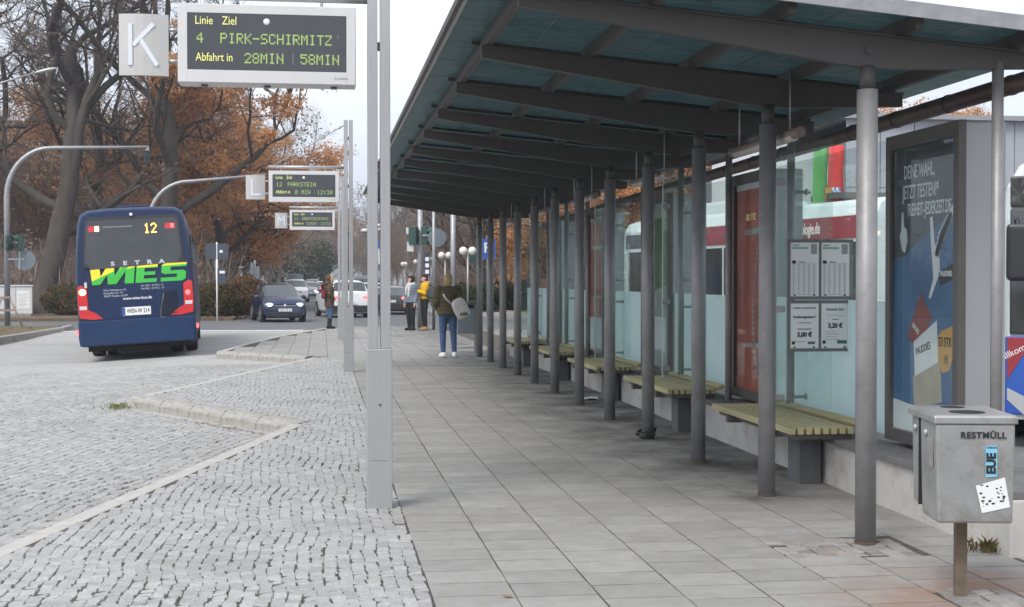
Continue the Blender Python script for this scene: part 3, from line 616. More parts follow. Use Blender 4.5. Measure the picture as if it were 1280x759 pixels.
def red_poster(t):
    p = poster_sheet(t, m_redp)
    flat(p, [(0, 2.42), (0, 2.48), (.986, 2.48), (.986, 2.42)], m_paper, 'pale_header'); ptext('DR. 3 * SZ', .09, LY(.3), 2.15, p, m=m_yelltx, bold=.002)
    flat(p, [(.25, 1.98), (.25, 2.03), (.986, 2.06), (.986, 2.0)], m_palep, 'pale_bar')
    for q in range(22):
        f = q / 21; u = .64 - .16 * math.sin(f * 2.3) + .10 * f * f; z = 1.85 - 1.15 * f; h = .018; w = .014 + .016 * f
        flat(p, [(u - w, z - h), (u - w, z + h), (u + w, z + h + .01), (u + w, z - h + .01)], m_palep, 'dashed_road')
    flat(p, [(.2, .9), (.2, .93), (.8, .96), (.8, .91)], m_palep, 'web_line'); flat(p, [(0, .49), (0, .60), (.986, .72), (.986, .49)], m_redp, 'footer')
    return p
a2 = poster_case(AY[1], 'poster case with a red advert of a winding dashed road, behind the second column'); red_poster(a2)
a3 = poster_case(AY[2], 'poster case with a pale washed-out advert, middle of the row'); p3 = poster_sheet(a3, m_palep)
flat(p3, [(.1, 1.4), (.1, 2.3), (.9, 2.3), (.9, 1.5)], mat('green_print', (.12, .2, .08), .5, var=.3, vscale=3), 'green_picture'); flat(p3, [(.2, .7), (.2, 1.1), (.8, 1.1), (.8, .7)], m_paper, 'pale_block')
a4 = poster_case(AY[3], 'poster case with a red advert, fourth along the screen'); red_poster(a4)
flat(a4, [(.1, 2.02), (.1, 2.44), (.9, 2.44), (.9, 2.02)], m_paper, 'notice', x=.0305); flat(a4, [(.16, 2.06), (.16, 2.40), (.84, 2.40), (.84, 2.06)], m_redp, 'notice_picture', x=.030)
flat(a4, [(.0, .49), (.0, .98), (.986, 1.0), (.986, .49)], m_paper, 'pale_footer', x=.0303)
a5 = poster_case(AY[4], 'farthest poster case, a dark red strip beyond the columns'); red_poster(a5)
# glass screens between the cases
SL = ['glass screen with a frosted lower half behind the front bench', 'glass screen with a frosted lower half behind the second bench', 'glass screen with a frosted lower half behind the third bench', 'glass screen with a frosted lower half behind the fourth bench', 'glass screen at the far end of the low wall']
for i in range(5):
    ya = AY[i] + AW + .02; yb = (AY[i + 1] - .02) if i < 4 else 27.2
    t = empty('glass_screen', (4.12, ya, 0), 0, SL[i], 'glass screen', 'glass screens on the low wall'); ym = FY[2 + 2 * i] - ya
    fro = None
    for (p, q) in ((.0, ym - .012), (ym + .012, yb - ya)):
        MB().b2((0, p, 1.40), (.012, q, 2.58)).build('clear_pane', m_glass, t)
        MB().b2((0, p, .41), (.012, q, 1.393)).build('frosted_pane', m_frost, t)
    for z in (.55, 1.25, 1.55, 2.3):
        MB().tube([(-.11, ym, z), (.02, ym, z)], .014, 8).tube([(-.02, ym, z), (-.008, ym, z)], .028, 10).build('pane_fixing', m_alu, t)
# glass windbreak fins across the bench with clamps
FL = ['tall clear glass fin crossing the front bench, holding the timetable frames', 'tall clear glass fin across the second bench', 'tall clear glass fin across the third bench', 'tall clear glass fin across the fourth bench', 'tall clear glass fin across the farthest bench']
BY = [9.6 + 3.56 * k for k in range(5)]
for k in range(5):
    t = empty('glass_fin', (3.54, BY[k] + .72, 0), 0, FL[k], 'glass fin', 'glass fins across the benches')
    MB().b2((0, 0, .53), (.47, .012, 2.66)).build('fin_pane', m_glass2, t)
    MB().b2((-.006, -.002, .53), (0.002, .014, 2.66)).build('fin_edge', mat('glass_edge', (.5, .66, .6), .3), t)
    for z in (.62, 1.32, 2.32): MB().box((.03, .006, z), (.09, .05, .05)).build('fin_clamp', m_alu, t, bevel=.008)
# timetable frames on the front fin (they hang on it: things of their own)
def sheet(t, x, z, w, h, kind):
    s = MB().b2((x, -.018, z), (x + w, -.014, z + h)).build('notice_sheet', m_paper, t); y = -.0195
    def T(st_, sz, xx, zz, m=m_blacktx, b=0.0, al='CENTER', sx=.9): text(st_, sz, m, s, (xx, y, zz), align=al, name='print', bold=b, sx=sx)
    def bar(xa, xb, za, zb, m=m_blacktx): MB().b2((xa, y - .0004, za), (xb, y, zb)).build('print', m, s)
    mg = mat('green_heading', (.25, .42, .33), .6); mgr = mat('grey_print', (.3, .31, .31), .6)
    if kind == 0:
        T('Linie 4', .02, x + .04, z + h - .02); bar(x + .01, x + w * .62, z + h - .05, z + h - .034, mg); bar(x + w * .72, x + w - .015, z + h - .09, z + h - .01, mgr)
        bar(x + .01, x + .04, z + h - .165, z + h - .14); T('Abfahrten', .014, x + .09, z + h - .152)
        for q in range(13): bar(x + .012, x + w - .02, z + .012 + q * .0205, z + .0145 + q * .0205, mgr)
        for q in range(12):
            for c_ in range(5): bar(x + .016 + c_ * .042, x + .028 + c_ * .042, z + .018 + q * .0205, z + .026 + q * .0205, mgr)
    elif kind == 1:
        T('KUNDEN - INFORMATION', .017, x + w / 2, z + h - .035); T('Familientageskarte ?', .026, x + w / 2, z + h - .105, b=.0006); T('Den ganzen Tag mobil', .012, x + w / 2, z + h - .15)
        T('Der Preis für Sie:', .018, x + w / 2, z + h - .2); T('5,00 €', .05, x + w / 2, z + h - .245, b=.0022); bar(x + .01, x + .12, z + h - .3, z + h - .296, mgr)
        bar(x + .01, x + .035, z + .03, z + .055); bar(x + .14, x + .2, z + .032, z + .052, mat('dark_green_print', (.05, .16, .1), .5))
    else:
        T('Kennen Sie?', .033, x + w / 2, z + h - .045); bar(x + .04, x + .2, z + h - .095, z + h - .092, mgr); T('Das neue', .014, x + w / 2, z + h - .125); T('3,20 €', .05, x + w / 2, z + h - .175, b=.0022)
        for q in range(4): bar(x + .03, x + .12 + .03 * (q % 2), z + h - .22 - .022 * q, z + h - .216 - .022 * q, mgr)
        bar(x + .01, x + .035, z + .035, z + .06); bar(x + .13, x + .21, z + .035, z + .062, mat('dark_green_print', (.05, .16, .1), .5))
for (z, h, ks, lab) in ((1.395, .475, (0, 0), 'upper timetable frame with two sheets of departure tables'), (.985, .405, (1, 2), 'lower notice frame with prices 5,00 and 3,20 on two sheets')):
    t = empty('timetable_frame', (3.625, BY[0] + .70, 0), 0, lab, 'timetable', 'timetable frames on the front glass fin')
    fr = MB(); W = .54
    fr.b2((0, -.02, z), (.022, .0, z + h)).b2((W - .022, -.02, z), (W, .0, z + h)).b2((.022, -.02, z), (W - .022, 0, z + .022)).b2((.022, -.02, z + h - .022), (W - .022, 0, z + h)).b2((W / 2 - .006, -.0205, z + .022), (W / 2 + .006, 0, z + h - .022)); fr.build('frame', mat('grey_frame', (.17, .165, .16), .5, .2), t, bevel=.002)
    MB().b2((.022, -.013, z + .022), (W - .022, -.003, z + h - .022)).build('backing', mat('grey_backing', (.35, .38, .37), .6), t)
    for q in range(2):
        x = .027 + q * (W / 2 - .018); sheet(t, x, z + .027, W / 2 - .042, h - .054, ks[q])
        for xx in (.03, .19): MB().tube([(x + xx, -.019, z + .035), (x + xx, -.026, z + .035)], .007, 8).build('clip', m_dark, t)
# benches
BL = ['yellow slatted bench nearest the camera, with the glass fin across it', 'yellow slatted bench second along the wall, behind the third and fourth columns', 'yellow slatted bench third along the wall', 'yellow slatted bench fourth along the wall', 'yellow slatted bench farthest along the wall']
for k in range(5):
    if k == 0:
        b0 = empty('slatted_bench', (3.40, BY[0], 0), 0, BL[0], 'bench', 'yellow benches along the low wall'); sm = None
        for j in range(8):
            if sm is None: o = MB().box((0, 0, 0), (.045, 2.02, .05)).build('slat', m_slat, b0, bevel=.006); sm = o.data
            else: o = mobj('slat', sm, b0)
            o.location = (.03 + j * .064, 1.01, .435 + .0 * j)
        MB().box((0, 0, 0), (.06, 2.02, .045)).build('slat', m_slat, b0, bevel=.006, loc=(.56, 1.01, .475), rot=(0, -.5, 0))
        MB().b2((.0, .45, .345), (.5, .53, .405)).build('crossbar', m_dkframe, b0); MB().b2((.0, 1.5, .345), (.5, 1.58, .405)).build('crossbar', m_dkframe, b0)
        MB().b2((.06, .05, .37), (.5, 1.97, .408)).build('under_rail', m_dkframe, b0)
        MB().b2((.19, .3, 0), (.36, .56, .345)).build('pedestal', mat('dark_stone', (.10, .10, .105), .7, var=.2, vscale=8), b0, bevel=.004)
    else:
        b = copy_tree(b0); b.location = (3.40, BY[k], 0); b['label'] = BL[k]
# litter bin in front
bin_ = empty('litter_bin', (3.10, 6.28, -.045), R(-11), 'grey metal litter bin on a rusty post, lettered and stickered, in the right foreground', 'litter bin')
zb, zt = .445, .915
def tap(c, hx0, hy0, hx1, hy1, z0, z1):
    return [[Vector((c[0] + sx * hx, c[1] + sy * hy, z)) for sx, sy in ((-1, -1), (1, -1), (1, 1), (-1, 1))] for hx, hy, z in ((hx0, hy0, z0), (hx1, hy1, z1))]
MB().loft(tap((0, -.10), .175, .15, .185, .15, zb, zt), smooth=False).build('front_container', m_bin, bin_, bevel=.012)
MB().loft(tap((0, .165), .165, .10, .175, .10, zb + .03, zt - .005), smooth=False).build('rear_container', m_bin, bin_, bevel=.012)
lid = MB().loft([[Vector((x * s, y * s - .02 * (1 - s), z)) for x, y in ((-.195, -.26), (.195, -.26), (.195, .275), (-.195, .275))] for s, z in ((1, zt), (1, zt + .03), (.97, zt + .042))], smooth=False).build('lid', m_bin, bin_, bevel=.006)
MB().tube([(0, -.1, zt + .0425), (0, -.1, zt + .0445)], .085, 20).build('opening', m_dark, lid); MB().tube([(0, .16, zt + .0425), (0, .16, zt + .0445)], .06, 20).build('opening', m_dark, lid)
MB().b2((-.19, .055, zb + .04), (.19, .062, zt)).build('partition_gap', m_dark, bin_)
MB().b2((-.027, -.027, -.05), (.027, .027, zb)).build('post', mat('rusty_post', (.17, .13, .09), .75, .2, var=.3, vscale=12, dirt=(.2, .09, .045), dirt_amt=.8, dscale=5), bin_, bevel=.004)
MB().ell((-.188, -.07, zt - .06), (.012, .02, .02), 10, 6).build('lock', m_alu, bin_); MB().ell((-.18, .17, zt - .06), (.012, .02, .02), 10, 6).build('lock', m_alu, bin_)
FYB = -.2555
text('RESTMÜLL', .042, m_blacktx, bin_, (.035, FYB + .0005, .862), align='CENTER', bold=.0012, sp=1.12)
stk = MB().add([(.045, FYB + .001, .665), (.10, FYB + .001, .668), (.098, FYB + .001, .815), (.044, FYB + .001, .812)], [(0, 1, 2, 3)]).build('blue_sticker', mat('blue_sticker', (.22, .50, .68), .35, var=.2, vscale=8), bin_)
text('EUE', .058, m_blacktx, stk, (.073, FYB + .0002, .73), rot=(math.pi / 2, -math.pi / 2, 0), bold=.003, name='print')
text('WEIDEN', .013, m_blacktx, stk, (.073, FYB + .0002, .805), name='print')
ws = MB().add([(.03, FYB + .002, .495), (.16, FYB + .002, .525), (.135, FYB + .001, .665), (.0, FYB + .001, .625)], [(0, 1, 2, 3)]).build('torn_sticker', m_paper, bin_)
rq = random.Random(4)
for q in range(34):
    if q < 20: x, z = rq.uniform(.03, .14), .525 + rq.uniform(0, .03) + .0 * q; z += (x - .03) * .25
    else: x, z = rq.uniform(.02, .135), rq.uniform(.56, .63)
    r = rq.uniform(.002, .008); n = 6
    MB().add([(x + r * rq.uniform(.5, 1.4) * math.cos(a), FYB - .0006 + .0012, z + r * .7 * rq.uniform(.5, 1.2) * math.sin(a)) for a in np.linspace(0, 2 * math.pi, n, endpoint=False)], [tuple(range(n))]).build('torn_fleck', m_blacktx, ws)
MB().b2((-.1865, -.20, .70), (-.1845, -.13, .84)).build('worn_label', mat('worn_label', (.24, .23, .22), .7, var=.3, vscale=20), bin_, rot=None)
# weed at the wall end, litter, lock
wd = MB(); rw = random.Random(2)
for q in range(70):
    a, h = rw.uniform(0, 6.28), rw.uniform(.03, .10); p = Vector((rw.gauss(0, .05), rw.gauss(0, .03), 0)); d_ = Vector((math.cos(a), math.sin(a), 0)) * h * .6
    wd.add([p, p + d_ * .5 + Vector((.006, 0, h * .7)), p + d_ + Vector((0, 0, h)), p + d_ * .5 + Vector((-.006, .004, h * .7))], [(0, 1, 2, 3)])
tag(wd.build('weed', m_hedge, loc=(3.74, 7.25, 0)), 'small green weed growing at the foot of the low wall behind the bin', 'weed')
wd = MB()
for q in range(70):
    a, h = rw.uniform(0, 6.28), rw.uniform(.04, .11); p = Vector((rw.gauss(0, .10), rw.gauss(0, .08), 0)); d_ = Vector((math.cos(a), math.sin(a), 0)) * h * .5
    wd.add([p, p + d_ * .5 + Vector((.006, 0, h * .7)), p + d_ + Vector((0, 0, h)), p + d_ * .5 + Vector((-.006, .004, h * .7))], [(0, 1, 2, 3)])
tag(wd.build('grass_tuft', m_grass, loc=(-2.62, 18.15, -.135)), 'tuft of yellow green grass at the round nose of the kerb', 'grass tuft')
lk = empty('cable_lock', (3.14, FY[3], 0), 0, 'coiled black cable lock lying at the foot of the fourth column', 'lock')
for q in range(3): MB().tube([(math.cos(a) * (.085 + .008 * q), math.sin(a) * .085, .05 + .03 * math.sin(a + q) + .012 * q) for a in np.linspace(0, 2 * math.pi, 20)], .009, 8, cap=False).build('cable', m_blackp, lk)
def crumple(name, label, cat, loc_, s, m, seed, rz=0):
    r_ = random.Random(seed); b = MB(); n = 4
    vs = [((i / n - .5) * s[0], (j / n - .5) * s[1], s[2] * (.05 + r_.random())) for i in range(n + 1) for j in range(n + 1)]
    b.add(vs, [(i * (n + 1) + j, (i + 1) * (n + 1) + j, (i + 1) * (n + 1) + j + 1, i * (n + 1) + j + 1) for i in range(n) for j in range(n)])
    o = b.build(name, m, loc=loc_, rot=(0, 0, rz)); sf = o.modifiers.new('s', 'SOLIDIFY'); sf.thickness = .002; tag(o, label, cat)
crumple('paper_scrap', 'crumpled white paper lying on the slabs between the columns', 'paper', (3.42, 17.3, .004), (.22, .3, .03), m_paper, 1)
crumple('snack_wrapper', 'orange snack wrapper left on the wall coping behind the second bench', 'wrapper', (3.92, 13.75, .372), (.12, .2, .07), mat('orange_wrapper', (.55, .2, .05), .4), 2)
crumple('drink_carton', 'red and white litter on the coping behind the third bench', 'wrapper', (3.92, 17.5, .372), (.14, .3, .08), mat('red_wrapper', (.5, .13, .07), .4, var=.5, vscale=9), 3)
# fallen leaves by the kerb
def leaf_litter(name, n, fx, m, size, seed):
    r_ = np.random.default_rng(seed); V = []; F = []
    for q in range(n):
        x, y, z = fx(r_); a = r_.uniform(0, 6.28); s = size * r_.uniform(.5, 1.2); t = r_.normal(0, .35, 2); c, si = math.cos(a), math.sin(a); b = len(V)
        for u, v in ((-1, 0), (0, -.55), (1, 0), (0, .55)): V.append((x + s * (u * c - v * si), y + s * (u * si + v * c), z + .004 + s * .6 * abs(u * t[0] + v * t[1])))
        F.append((b, b + 1, b + 2, b + 3))
    tag(mobj(name, np_mesh(name, V, F, [m])), kind='stuff')
def fx1(r_): 
    t = r_.beta(5, 1.6); return (-2.48 + 2.0 * t + r_.normal(0, .03) - .12, 18.43 - 3.4 * t - .1 + r_.normal(0, .04), -.128)
leaf_litter('fallen_leaves', 60, fx1, m_leafr, .035, 3)
leaf_litter('floor_litter', 46, lambda r_: (r_.uniform(.8, 3.6), 6.5 + 14 * r_.random() ** 1.5, .0), mat('litter_fleck', (.5, .47, .42), .8, island=.3), .011, 12)
leaf_litter('scattered_leaves', 40, lambda r_: (r_.uniform(-3.4, 3.6), 6.5 + 16 * r_.random(), .003), m_leafr, .03, 13)
leaf_litter('leaf_drift', 700, lambda r_: (-9.2 + r_.normal(0, .5), r_.uniform(36, 48), float(road_z(-9, 40)) + .05), m_leaf, .05, 4)
leaf_litter('leaf_carpet', 3500, lambda r_: (r_.uniform(-22, -3.2), 57 + abs(r_.normal(0, 1.6)), .0), m_leafb, .07, 5)
# ================================================================== STOP SIGNS
m_letter = mat('letter_white', (0.66, 0.69, 0.74), 0.35)
def stop_sign(x, y, letter, lab, line, a, b, dest_w=.9, grp='departure boards on twin posts', led_a=None):
    t = empty('departure_sign', (x, y, 0), 0, lab, 'departure sign', grp)
    MB().b2((-.086, -.06, 0), (.086, .06, 1.085)).build('base_sleeve', m_alu, t, bevel=.006)
    MB().b2((-.06, -.0612, .33), (.06, -.0605, .332)).b2((-.004, -.064, .70), (.012, -.0605, .715)).build('sleeve_seam', m_dkframe, t)
    for s in (-1, 1):
        MB().b2((s * .0425 - .0335, -.05, 1.085), (s * .0425 + .0335, .05, 4.23)).build('post', m_alu, t, bevel=.004)
    for z in (1.4, 2.3, 3.1, 3.9): MB().b2((-.009, -.03, z), (.009, .03, z + .05)).build('spacer', m_dkframe, t)
    MB().tube([(-1.33, 0, 3.435), (-.07, 0, 3.435)], .026, 14).build('arm', m_alu, t)
    MB().tube([(-1.24, 0, 3.46), (-.06, 0, 4.15)], .009, 8).build('stay_rod', m_alu, t)
    for xx in (-1.12, -.38): MB().tube([(xx, 0, 3.36), (xx, 0, 3.43)], .011, 8).build('hanger', m_alu, t)
    x0, x1, z0, z1, d = -1.315, -.155, 2.845, 3.365, .10
    bo = MB(); bo.b2((x0, -d, z0), (x1, d, z1)); bo.build('housing', m_alu_w, t, bevel=.006)
    rim = MB(); e = .062; yf = -d - .006
    rim.b2((x0 + .004, yf, z0 + .004), (x0 + e, -d, z1 - .004)).b2((x1 - e, yf, z0 + .004), (x1 - .004, -d, z1 - .004)).b2((x0 + e, yf, z1 - e), (x1 - e, -d, z1 - .004)).b2((x0 + e, yf, z0 + .004), (x1 - e, -d, z0 + .085)); rim.build('rim', m_alu_w, t, bevel=.002)
    sc = MB().b2((x0 + e, -d - .003, z0 + .085), (x1 - e, -d - .0005, z1 - e)).build('screen', m_screen, t)
    yt = -d - .0042
    text('Linie', .078, m_yelltx, sc, (-1.205, yt, 3.252), align='LEFT', sx=.80, name='print'); text('Ziel', .078, m_yelltx, sc, (-1.03, yt, 3.252), align='LEFT', sx=.80, name='print')
    text('Abfahrt in', .078, m_yelltx, sc, (-1.20, yt, 3.012), align='LEFT', sx=.76, name='print')
    led(line[0], .068, m_led, sc, -1.193, yt, 3.106); led(line[1], .068, m_led, sc, -1.193 + (.153 if len(line[0]) == 1 else .19), yt, 3.106)
    led(a, .068, m_led, sc, -.885, yt, 2.978); led(b, .068, m_led, sc, -.52, yt, 2.978)
    MB().ell((-.74, yt, 3.253), (.022, .008, .022), 12, 8).build('sensor', m_white, sc)
    MB().b2((-.57, yt - .0005, 2.975), (-.568, yt, 3.05)).b2((-.57, yt - .0005, 3.105), (-.567, yt, 3.175)).b2((-.275, yt - .0005, 3.15), (-.273, yt, 3.175)).build('screen_scratch', m_palep, sc)
    text('Q Lumino', .022, mat('grey_print', (.3, .31, .31), .6), t, (-.30, yf - .001, z0 + .045), align='LEFT', name='print')
    for xx in (-1.15, -.74, -.3): MB().b2((xx - .02, -.03, z0 - .012), (xx + .02, .03, z0 + .002)).build('catch', m_dkframe, t)
    # letter plate: gently curved sheet
    pm = MB(); n = 6; ring = []
    for q in range(n + 1):
        f = q / n; ring.append((-1.69 + .315 * f, -.085 - .022 * math.sin(math.pi * f)))
    pm.loft([[Vector((px, py, 2.885)), Vector((px, py + .015, 2.885)), Vector((px, py + .015, 3.285)), Vector((px, py, 3.285))] for px, py in ring], smooth=False)
    pl_ = pm.build('letter_plate', mat('plate_steel', (.5, .49, .475), .4, .5, var=.06, vscale=3, dirt=(.5, .47, .42), dirt_amt=.5, dscale=4), t)
    for z in (2.985, 3.19): MB().tube([(-1.375, -.07, z), (-1.31, -.07, z)], .014, 10).build('plate_arm', m_alu, t)
    zc, h = 3.085, .135
    def stroke(p, q, w=.027):
        p, q = Vector((p[0], 0, p[1])), Vector((q[0], 0, q[1])); d_ = (q - p).normalized(); nn = Vector((-d_.z, 0, d_.x)) * w / 2
        off = Vector((0, -.111, 0)); vs = [p + nn + off, p - nn + off, q - nn + off, q + nn + off]; vs2 = [v + Vector((0, .02, 0)) for v in vs]
        MB().add(vs + vs2, [(0, 1, 2, 3), (7, 6, 5, 4), (0, 4, 5, 1), (1, 5, 6, 2), (2, 6, 7, 3), (3, 7, 4, 0)]).build('letter_stroke', m_letter, pl_)
    X = lambda u: -1.53 + u
    if letter == 'K': stroke((X(-.085), zc - h), (X(-.085), zc + h)); stroke((X(-.068), zc - .005), (X(.062), zc + h)); stroke((X(-.018), zc + .03), (X(.085), zc - h))
    if letter == 'L': stroke((X(-.06), zc - h + .0), (X(-.06), zc + h)); stroke((X(-.043), zc - h + .017), (X(.085), zc - h + .017))
    if letter == 'M': stroke((X(-.08), zc - h), (X(-.08), zc + h), .028); stroke((X(.08), zc - h), (X(.08), zc + h), .028); stroke((X(-.07), zc + h - .02), (X(0), zc - .03), .028); stroke((X(.07), zc + h - .02), (X(0), zc - .03), .028)
    return t
stop_sign(.385, 9.25, 'K', 'large departure sign K showing PIRK-SCHIRMITZ on twin steel posts in front', ('4', 'PIRK-SCHIRMITZ'), '28MIN', '58MIN')
stop_sign(.45, 23.05, 'L', 'middle departure sign L showing PARKSTEIN on twin steel posts', ('12', 'PARKSTEIN'), '0 MIN', '12:30')
stop_sign(.50, 35.8, 'M', 'farthest departure sign M, smallest and lowest of the three in view', ('11', 'OBERVIECHTACH'), '31MIN', '12:32')

# ================================================================== COACH SEEN FROM BEHIND
m_bus = mat('navy_coach_paint', (0.006, 0.021, 0.07), 0.38, spec=.35, coat=0.12, var=0.1, vscale=1.5, dirt=(0.02, 0.036, 0.08), dirt_amt=0.3, dscale=1.2)
m_busd = mat('navy_coach_bumper', (0.01, 0.032, 0.095), 0.5, spec=.3, var=0.1, vscale=2, dirt=(0.045, 0.055, 0.075), dirt_amt=.4, dscale=2)
m_tail = mat('tail_light_red', (0.42, 0.015, 0.02), 0.15, coat=.6, emit=(.8, .03, .03), estr=.12)
m_lit = mat('lit_lamp', (1, .75, .35), .3, emit=(1, .62, .22), estr=3.0)
m_litred = mat('lit_red_lamp', (.9, .1, .1), .3, emit=(1, .12, .12), estr=1.1)
m_amber = mat('amber_digits', (1, .6, .1), .4, emit=(1, .58, .1), estr=1.3)
m_clearl = mat('clear_lamp', (.6, .6, .62), .1, coat=.6)
m_tyre = m_black; m_rim = mat('wheel_rim', (.33, .33, .34), .4, .6, var=.1)
m_logoy = mat('logo_yellow', (.80, .68, .03), .45); m_logog = mat('logo_green', (.05, .46, .06), .45)
m_silver = mat('silver_letters', (.62, .63, .65), .3, .5)
bus = bpy.data.objects.new('coach', None); link(bus); bus.location = (-3.98, 30.9, -.205); bus.rotation_euler = (0, R(-3.3), R(4.4))
tag(bus, 'dark navy coach with a green and yellow WIES logo, seen from behind', 'coach')
def rake(z): return max(0, z - 1.9) * .10
def bus_ring(y, s=1.0, dz=0.0, rk=1.0):
    P_ = [(-1.20, .34), (-1.255, .5), (-1.265, 1.2), (-1.255, 1.95), (-1.20, 2.75), (-1.15, 3.1), (-1.09, 3.25), (-.95, 3.335), (-.5, 3.37)]
    full = P_ + [(-a, b) for a, b in P_[::-1]]
    return [Vector((a * s, y + rake(b) * rk, .34 + (b - .34) * (1 - (1 - s) * .5) + dz)) for a, b in full]
bb = MB(); bb.loft([bus_ring(0, .955), bus_ring(.05, .982), bus_ring(.14, 1.0), bus_ring(.6, 1.0, rk=.9), bus_ring(3, 1, rk=0), bus_ring(9.5, 1, rk=0), bus_ring(10.4, .995, rk=-.5), bus_ring(10.7, .95, rk=-1)], smooth=True)
body = bb.build('body', m_bus, bus)
md = body.modifiers.new('edge_split', 'EDGE_SPLIT'); md.split_angle = R(40)
def panel(poly, name, m, par, out=.012, thick=.03, bevel=.004):
    """flat part lying on the raked rear face; poly in x,z"""
    b = MB(); n = len(poly); A = [Vector((x, rake(z) - out, z)) for x, z in poly]; B = [v + Vector((0, thick, 0)) for v in A]
    b.add(A + B, [tuple(range(n)), tuple(range(2 * n - 1, n - 1, -1))] + [(i, i + n, (i + 1) % n + n, (i + 1) % n) for i in range(n)]); return b.build(name, m, par, bevel=bevel)
def rrect(x0, x1, z0, z1, r, n=4):
    o = []
    for cx_, cz_, a0 in ((x1 - r, z1 - r, 0), (x0 + r, z1 - r, 90), (x0 + r, z0 + r, 180), (x1 - r, z0 + r, 270)):
        for i in range(n + 1): a = R(a0 + 90 * i / n); o.append((cx_ + r * math.cos(a), cz_ + r * math.sin(a)))
    return o
surr = panel([(-1.07, 2.08), (1.09, 2.08), (1.07, 2.35), (1.02, 3.10), (.96, 3.17), (-.94, 3.17), (-1.0, 3.10), (-1.06, 2.35)], 'window_surround', m_blackp, bus, out=.012)
win = panel([(-.93, 2.03), (.93, 2.10), (1.03, 2.25), (.985, 3.03), (.93, 3.10), (-.91, 3.10), (-.965, 3.03), (-1.03, 2.22)], 'rear_window', m_busglass, bus, out=.02)
panel([(-.62, 2.94), (.0, 2.94), (.0, 2.965), (-.62, 2.965)], 'cabin_rail', mat('seat_grey', (.2, .2, .2), .6), win, out=.0225, thick=.004, bevel=0)
for s in (-1, 1):
    panel(rrect(s * .82 - .11, s * .82 + .11, 2.86, 2.985, .02), 'high_brake_light', m_tail, win, out=.024, thick=.01, bevel=0)
panel(rrect(-.79, -.70, 2.865, 2.98, .015), 'blinking_lamp', m_lit, win, out=.0265, thick=.006, bevel=0)
panel(rrect(.83, .90, 2.88, 2.97, .015), 'lit_brake_lamp', m_litred, win, out=.0265, thick=.006, bevel=0)
led('12', .22, m_amber, win, .26, rake(2.78) - .0245, 2.78, w=.78, name='route_number')
ev = panel([(-1.04, .98), (-.98, .86), (.98, .88), (1.04, 1.02), (1.0, 1.75), (.3, 1.72), (-.5, 1.66), (-1.0, 1.655)], 'engine_door', m_bus, bus, out=.01, bevel=.012)
MB().loft([[Vector((x * s, y, z)) for x, z in ((-1.24, .36), (1.24, .36), (1.26, .55), (1.25, .90), (-1.25, .90), (-1.26, .55))] for s, y in ((.96, -.085), (1.0, -.05), (1.005, .10))], smooth=False).build('bumper', m_busd, bus, bevel=.02)
# dark seams between the rear panels
sm_ = lambda poly: panel(poly, 'panel_seam', m_dark, bus, out=.0035, thick=.004, bevel=0)
for s in (-1, 1): sm_([(s * 1.085, .92), (s * 1.085, 2.05), (s * 1.077, 2.05), (s * 1.077, .92)])
sm_([(-1.06, 1.655), (-.5, 1.668), (.3, 1.728), (1.03, 1.765), (1.03, 1.777), (.3, 1.740), (-.5, 1.680), (-1.06, 1.667)])
sm_([(-1.06, .845), (-.98, .848), (.98, .868), (1.06, .872), (1.06, .90), (-1.06, .875)])
# grille
gr = panel([(.50, .92), (.70, .88), (.86, .98), (.90, 1.2), (.88, 1.52), (.62, 1.46), (.54, 1.2)], 'engine_grille', m_dark, bus, out=.014)
for q in range(9):
    z = .97 + q * .058; xa = .52 + .02 * q * (1 if q < 6 else .9); panel([(xa, z), (.86 + .003 * q, z + .01), (.86 + .003 * q, z + .034), (xa, z + .022)], 'grille_slat', m_bus, gr, out=.024, thick=.012, bevel=0)
panel([(.50, .80), (.60, .82), (.60, 1.46), (.56, 1.3), (.50, 1.0)], 'grille_dust', mat('road_dust', (.2, .21, .23), .8, var=.4, vscale=20), gr, out=.0135, thick=.002, bevel=0)
# lamps
for s in (-1, 1):
    L_ = panel([(s * a, b) for a, b in ((1.215, .98), (1.235, 1.3), (1.225, 1.66), (1.15, 1.70), (1.03, 1.62), (1.02, 1.15), (.86, 1.06), (.72, .94), (.95, .93))], 'tail_light', m_tail, bus, out=.02, thick=.05, bevel=.008)
    panel([(s * a, b) for a, b in ((1.20, 1.16), (1.21, 1.24), (1.05, 1.24), (1.05, 1.16))], 'reversing_lamp', m_clearl, L_, out=.0265, thick=.006, bevel=0)
    if s < 0: MB().ell((-1.125, -.02, 1.545), (.075, .03, .07), 12, 8).build('lit_indicator', m_lit, L_)
    else: MB().ell((1.12, -.02, 1.42), (.06, .02, .06), 12, 8).build('brake_lamp', m_litred, L_)
    MB().b2((s * 1.25, .02, .62), (s * 1.31, .10, .72)).build('marker_light', m_litred, bus, bevel=.008)
# plate
pt = panel(rrect(-.30, .30, .985, 1.165, .015), 'number_plate', m_white, bus, out=.022, thick=.012, bevel=0)
panel(rrect(-.375, .335, .955, 1.185, .03), 'plate_recess', m_busd, bus, out=.0125, thick=.004, bevel=0); panel([(-.298, .99), (-.245, .99), (-.245, 1.16), (-.298, 1.16)], 'plate_band', mat('plate_blue', (.03, .08, .35), .4), pt, out=.0225, thick=.001, bevel=0)
text('WEN-W 214', .135, m_blacktx, pt, (.03, -.0232, 1.075), sx=.66, bold=.002, name='print')
MB().b2((-.1, -.03, .805 + .02), (.1, .0, .835 + .02)).build('emblem', m_silver, bus, bevel=.006)
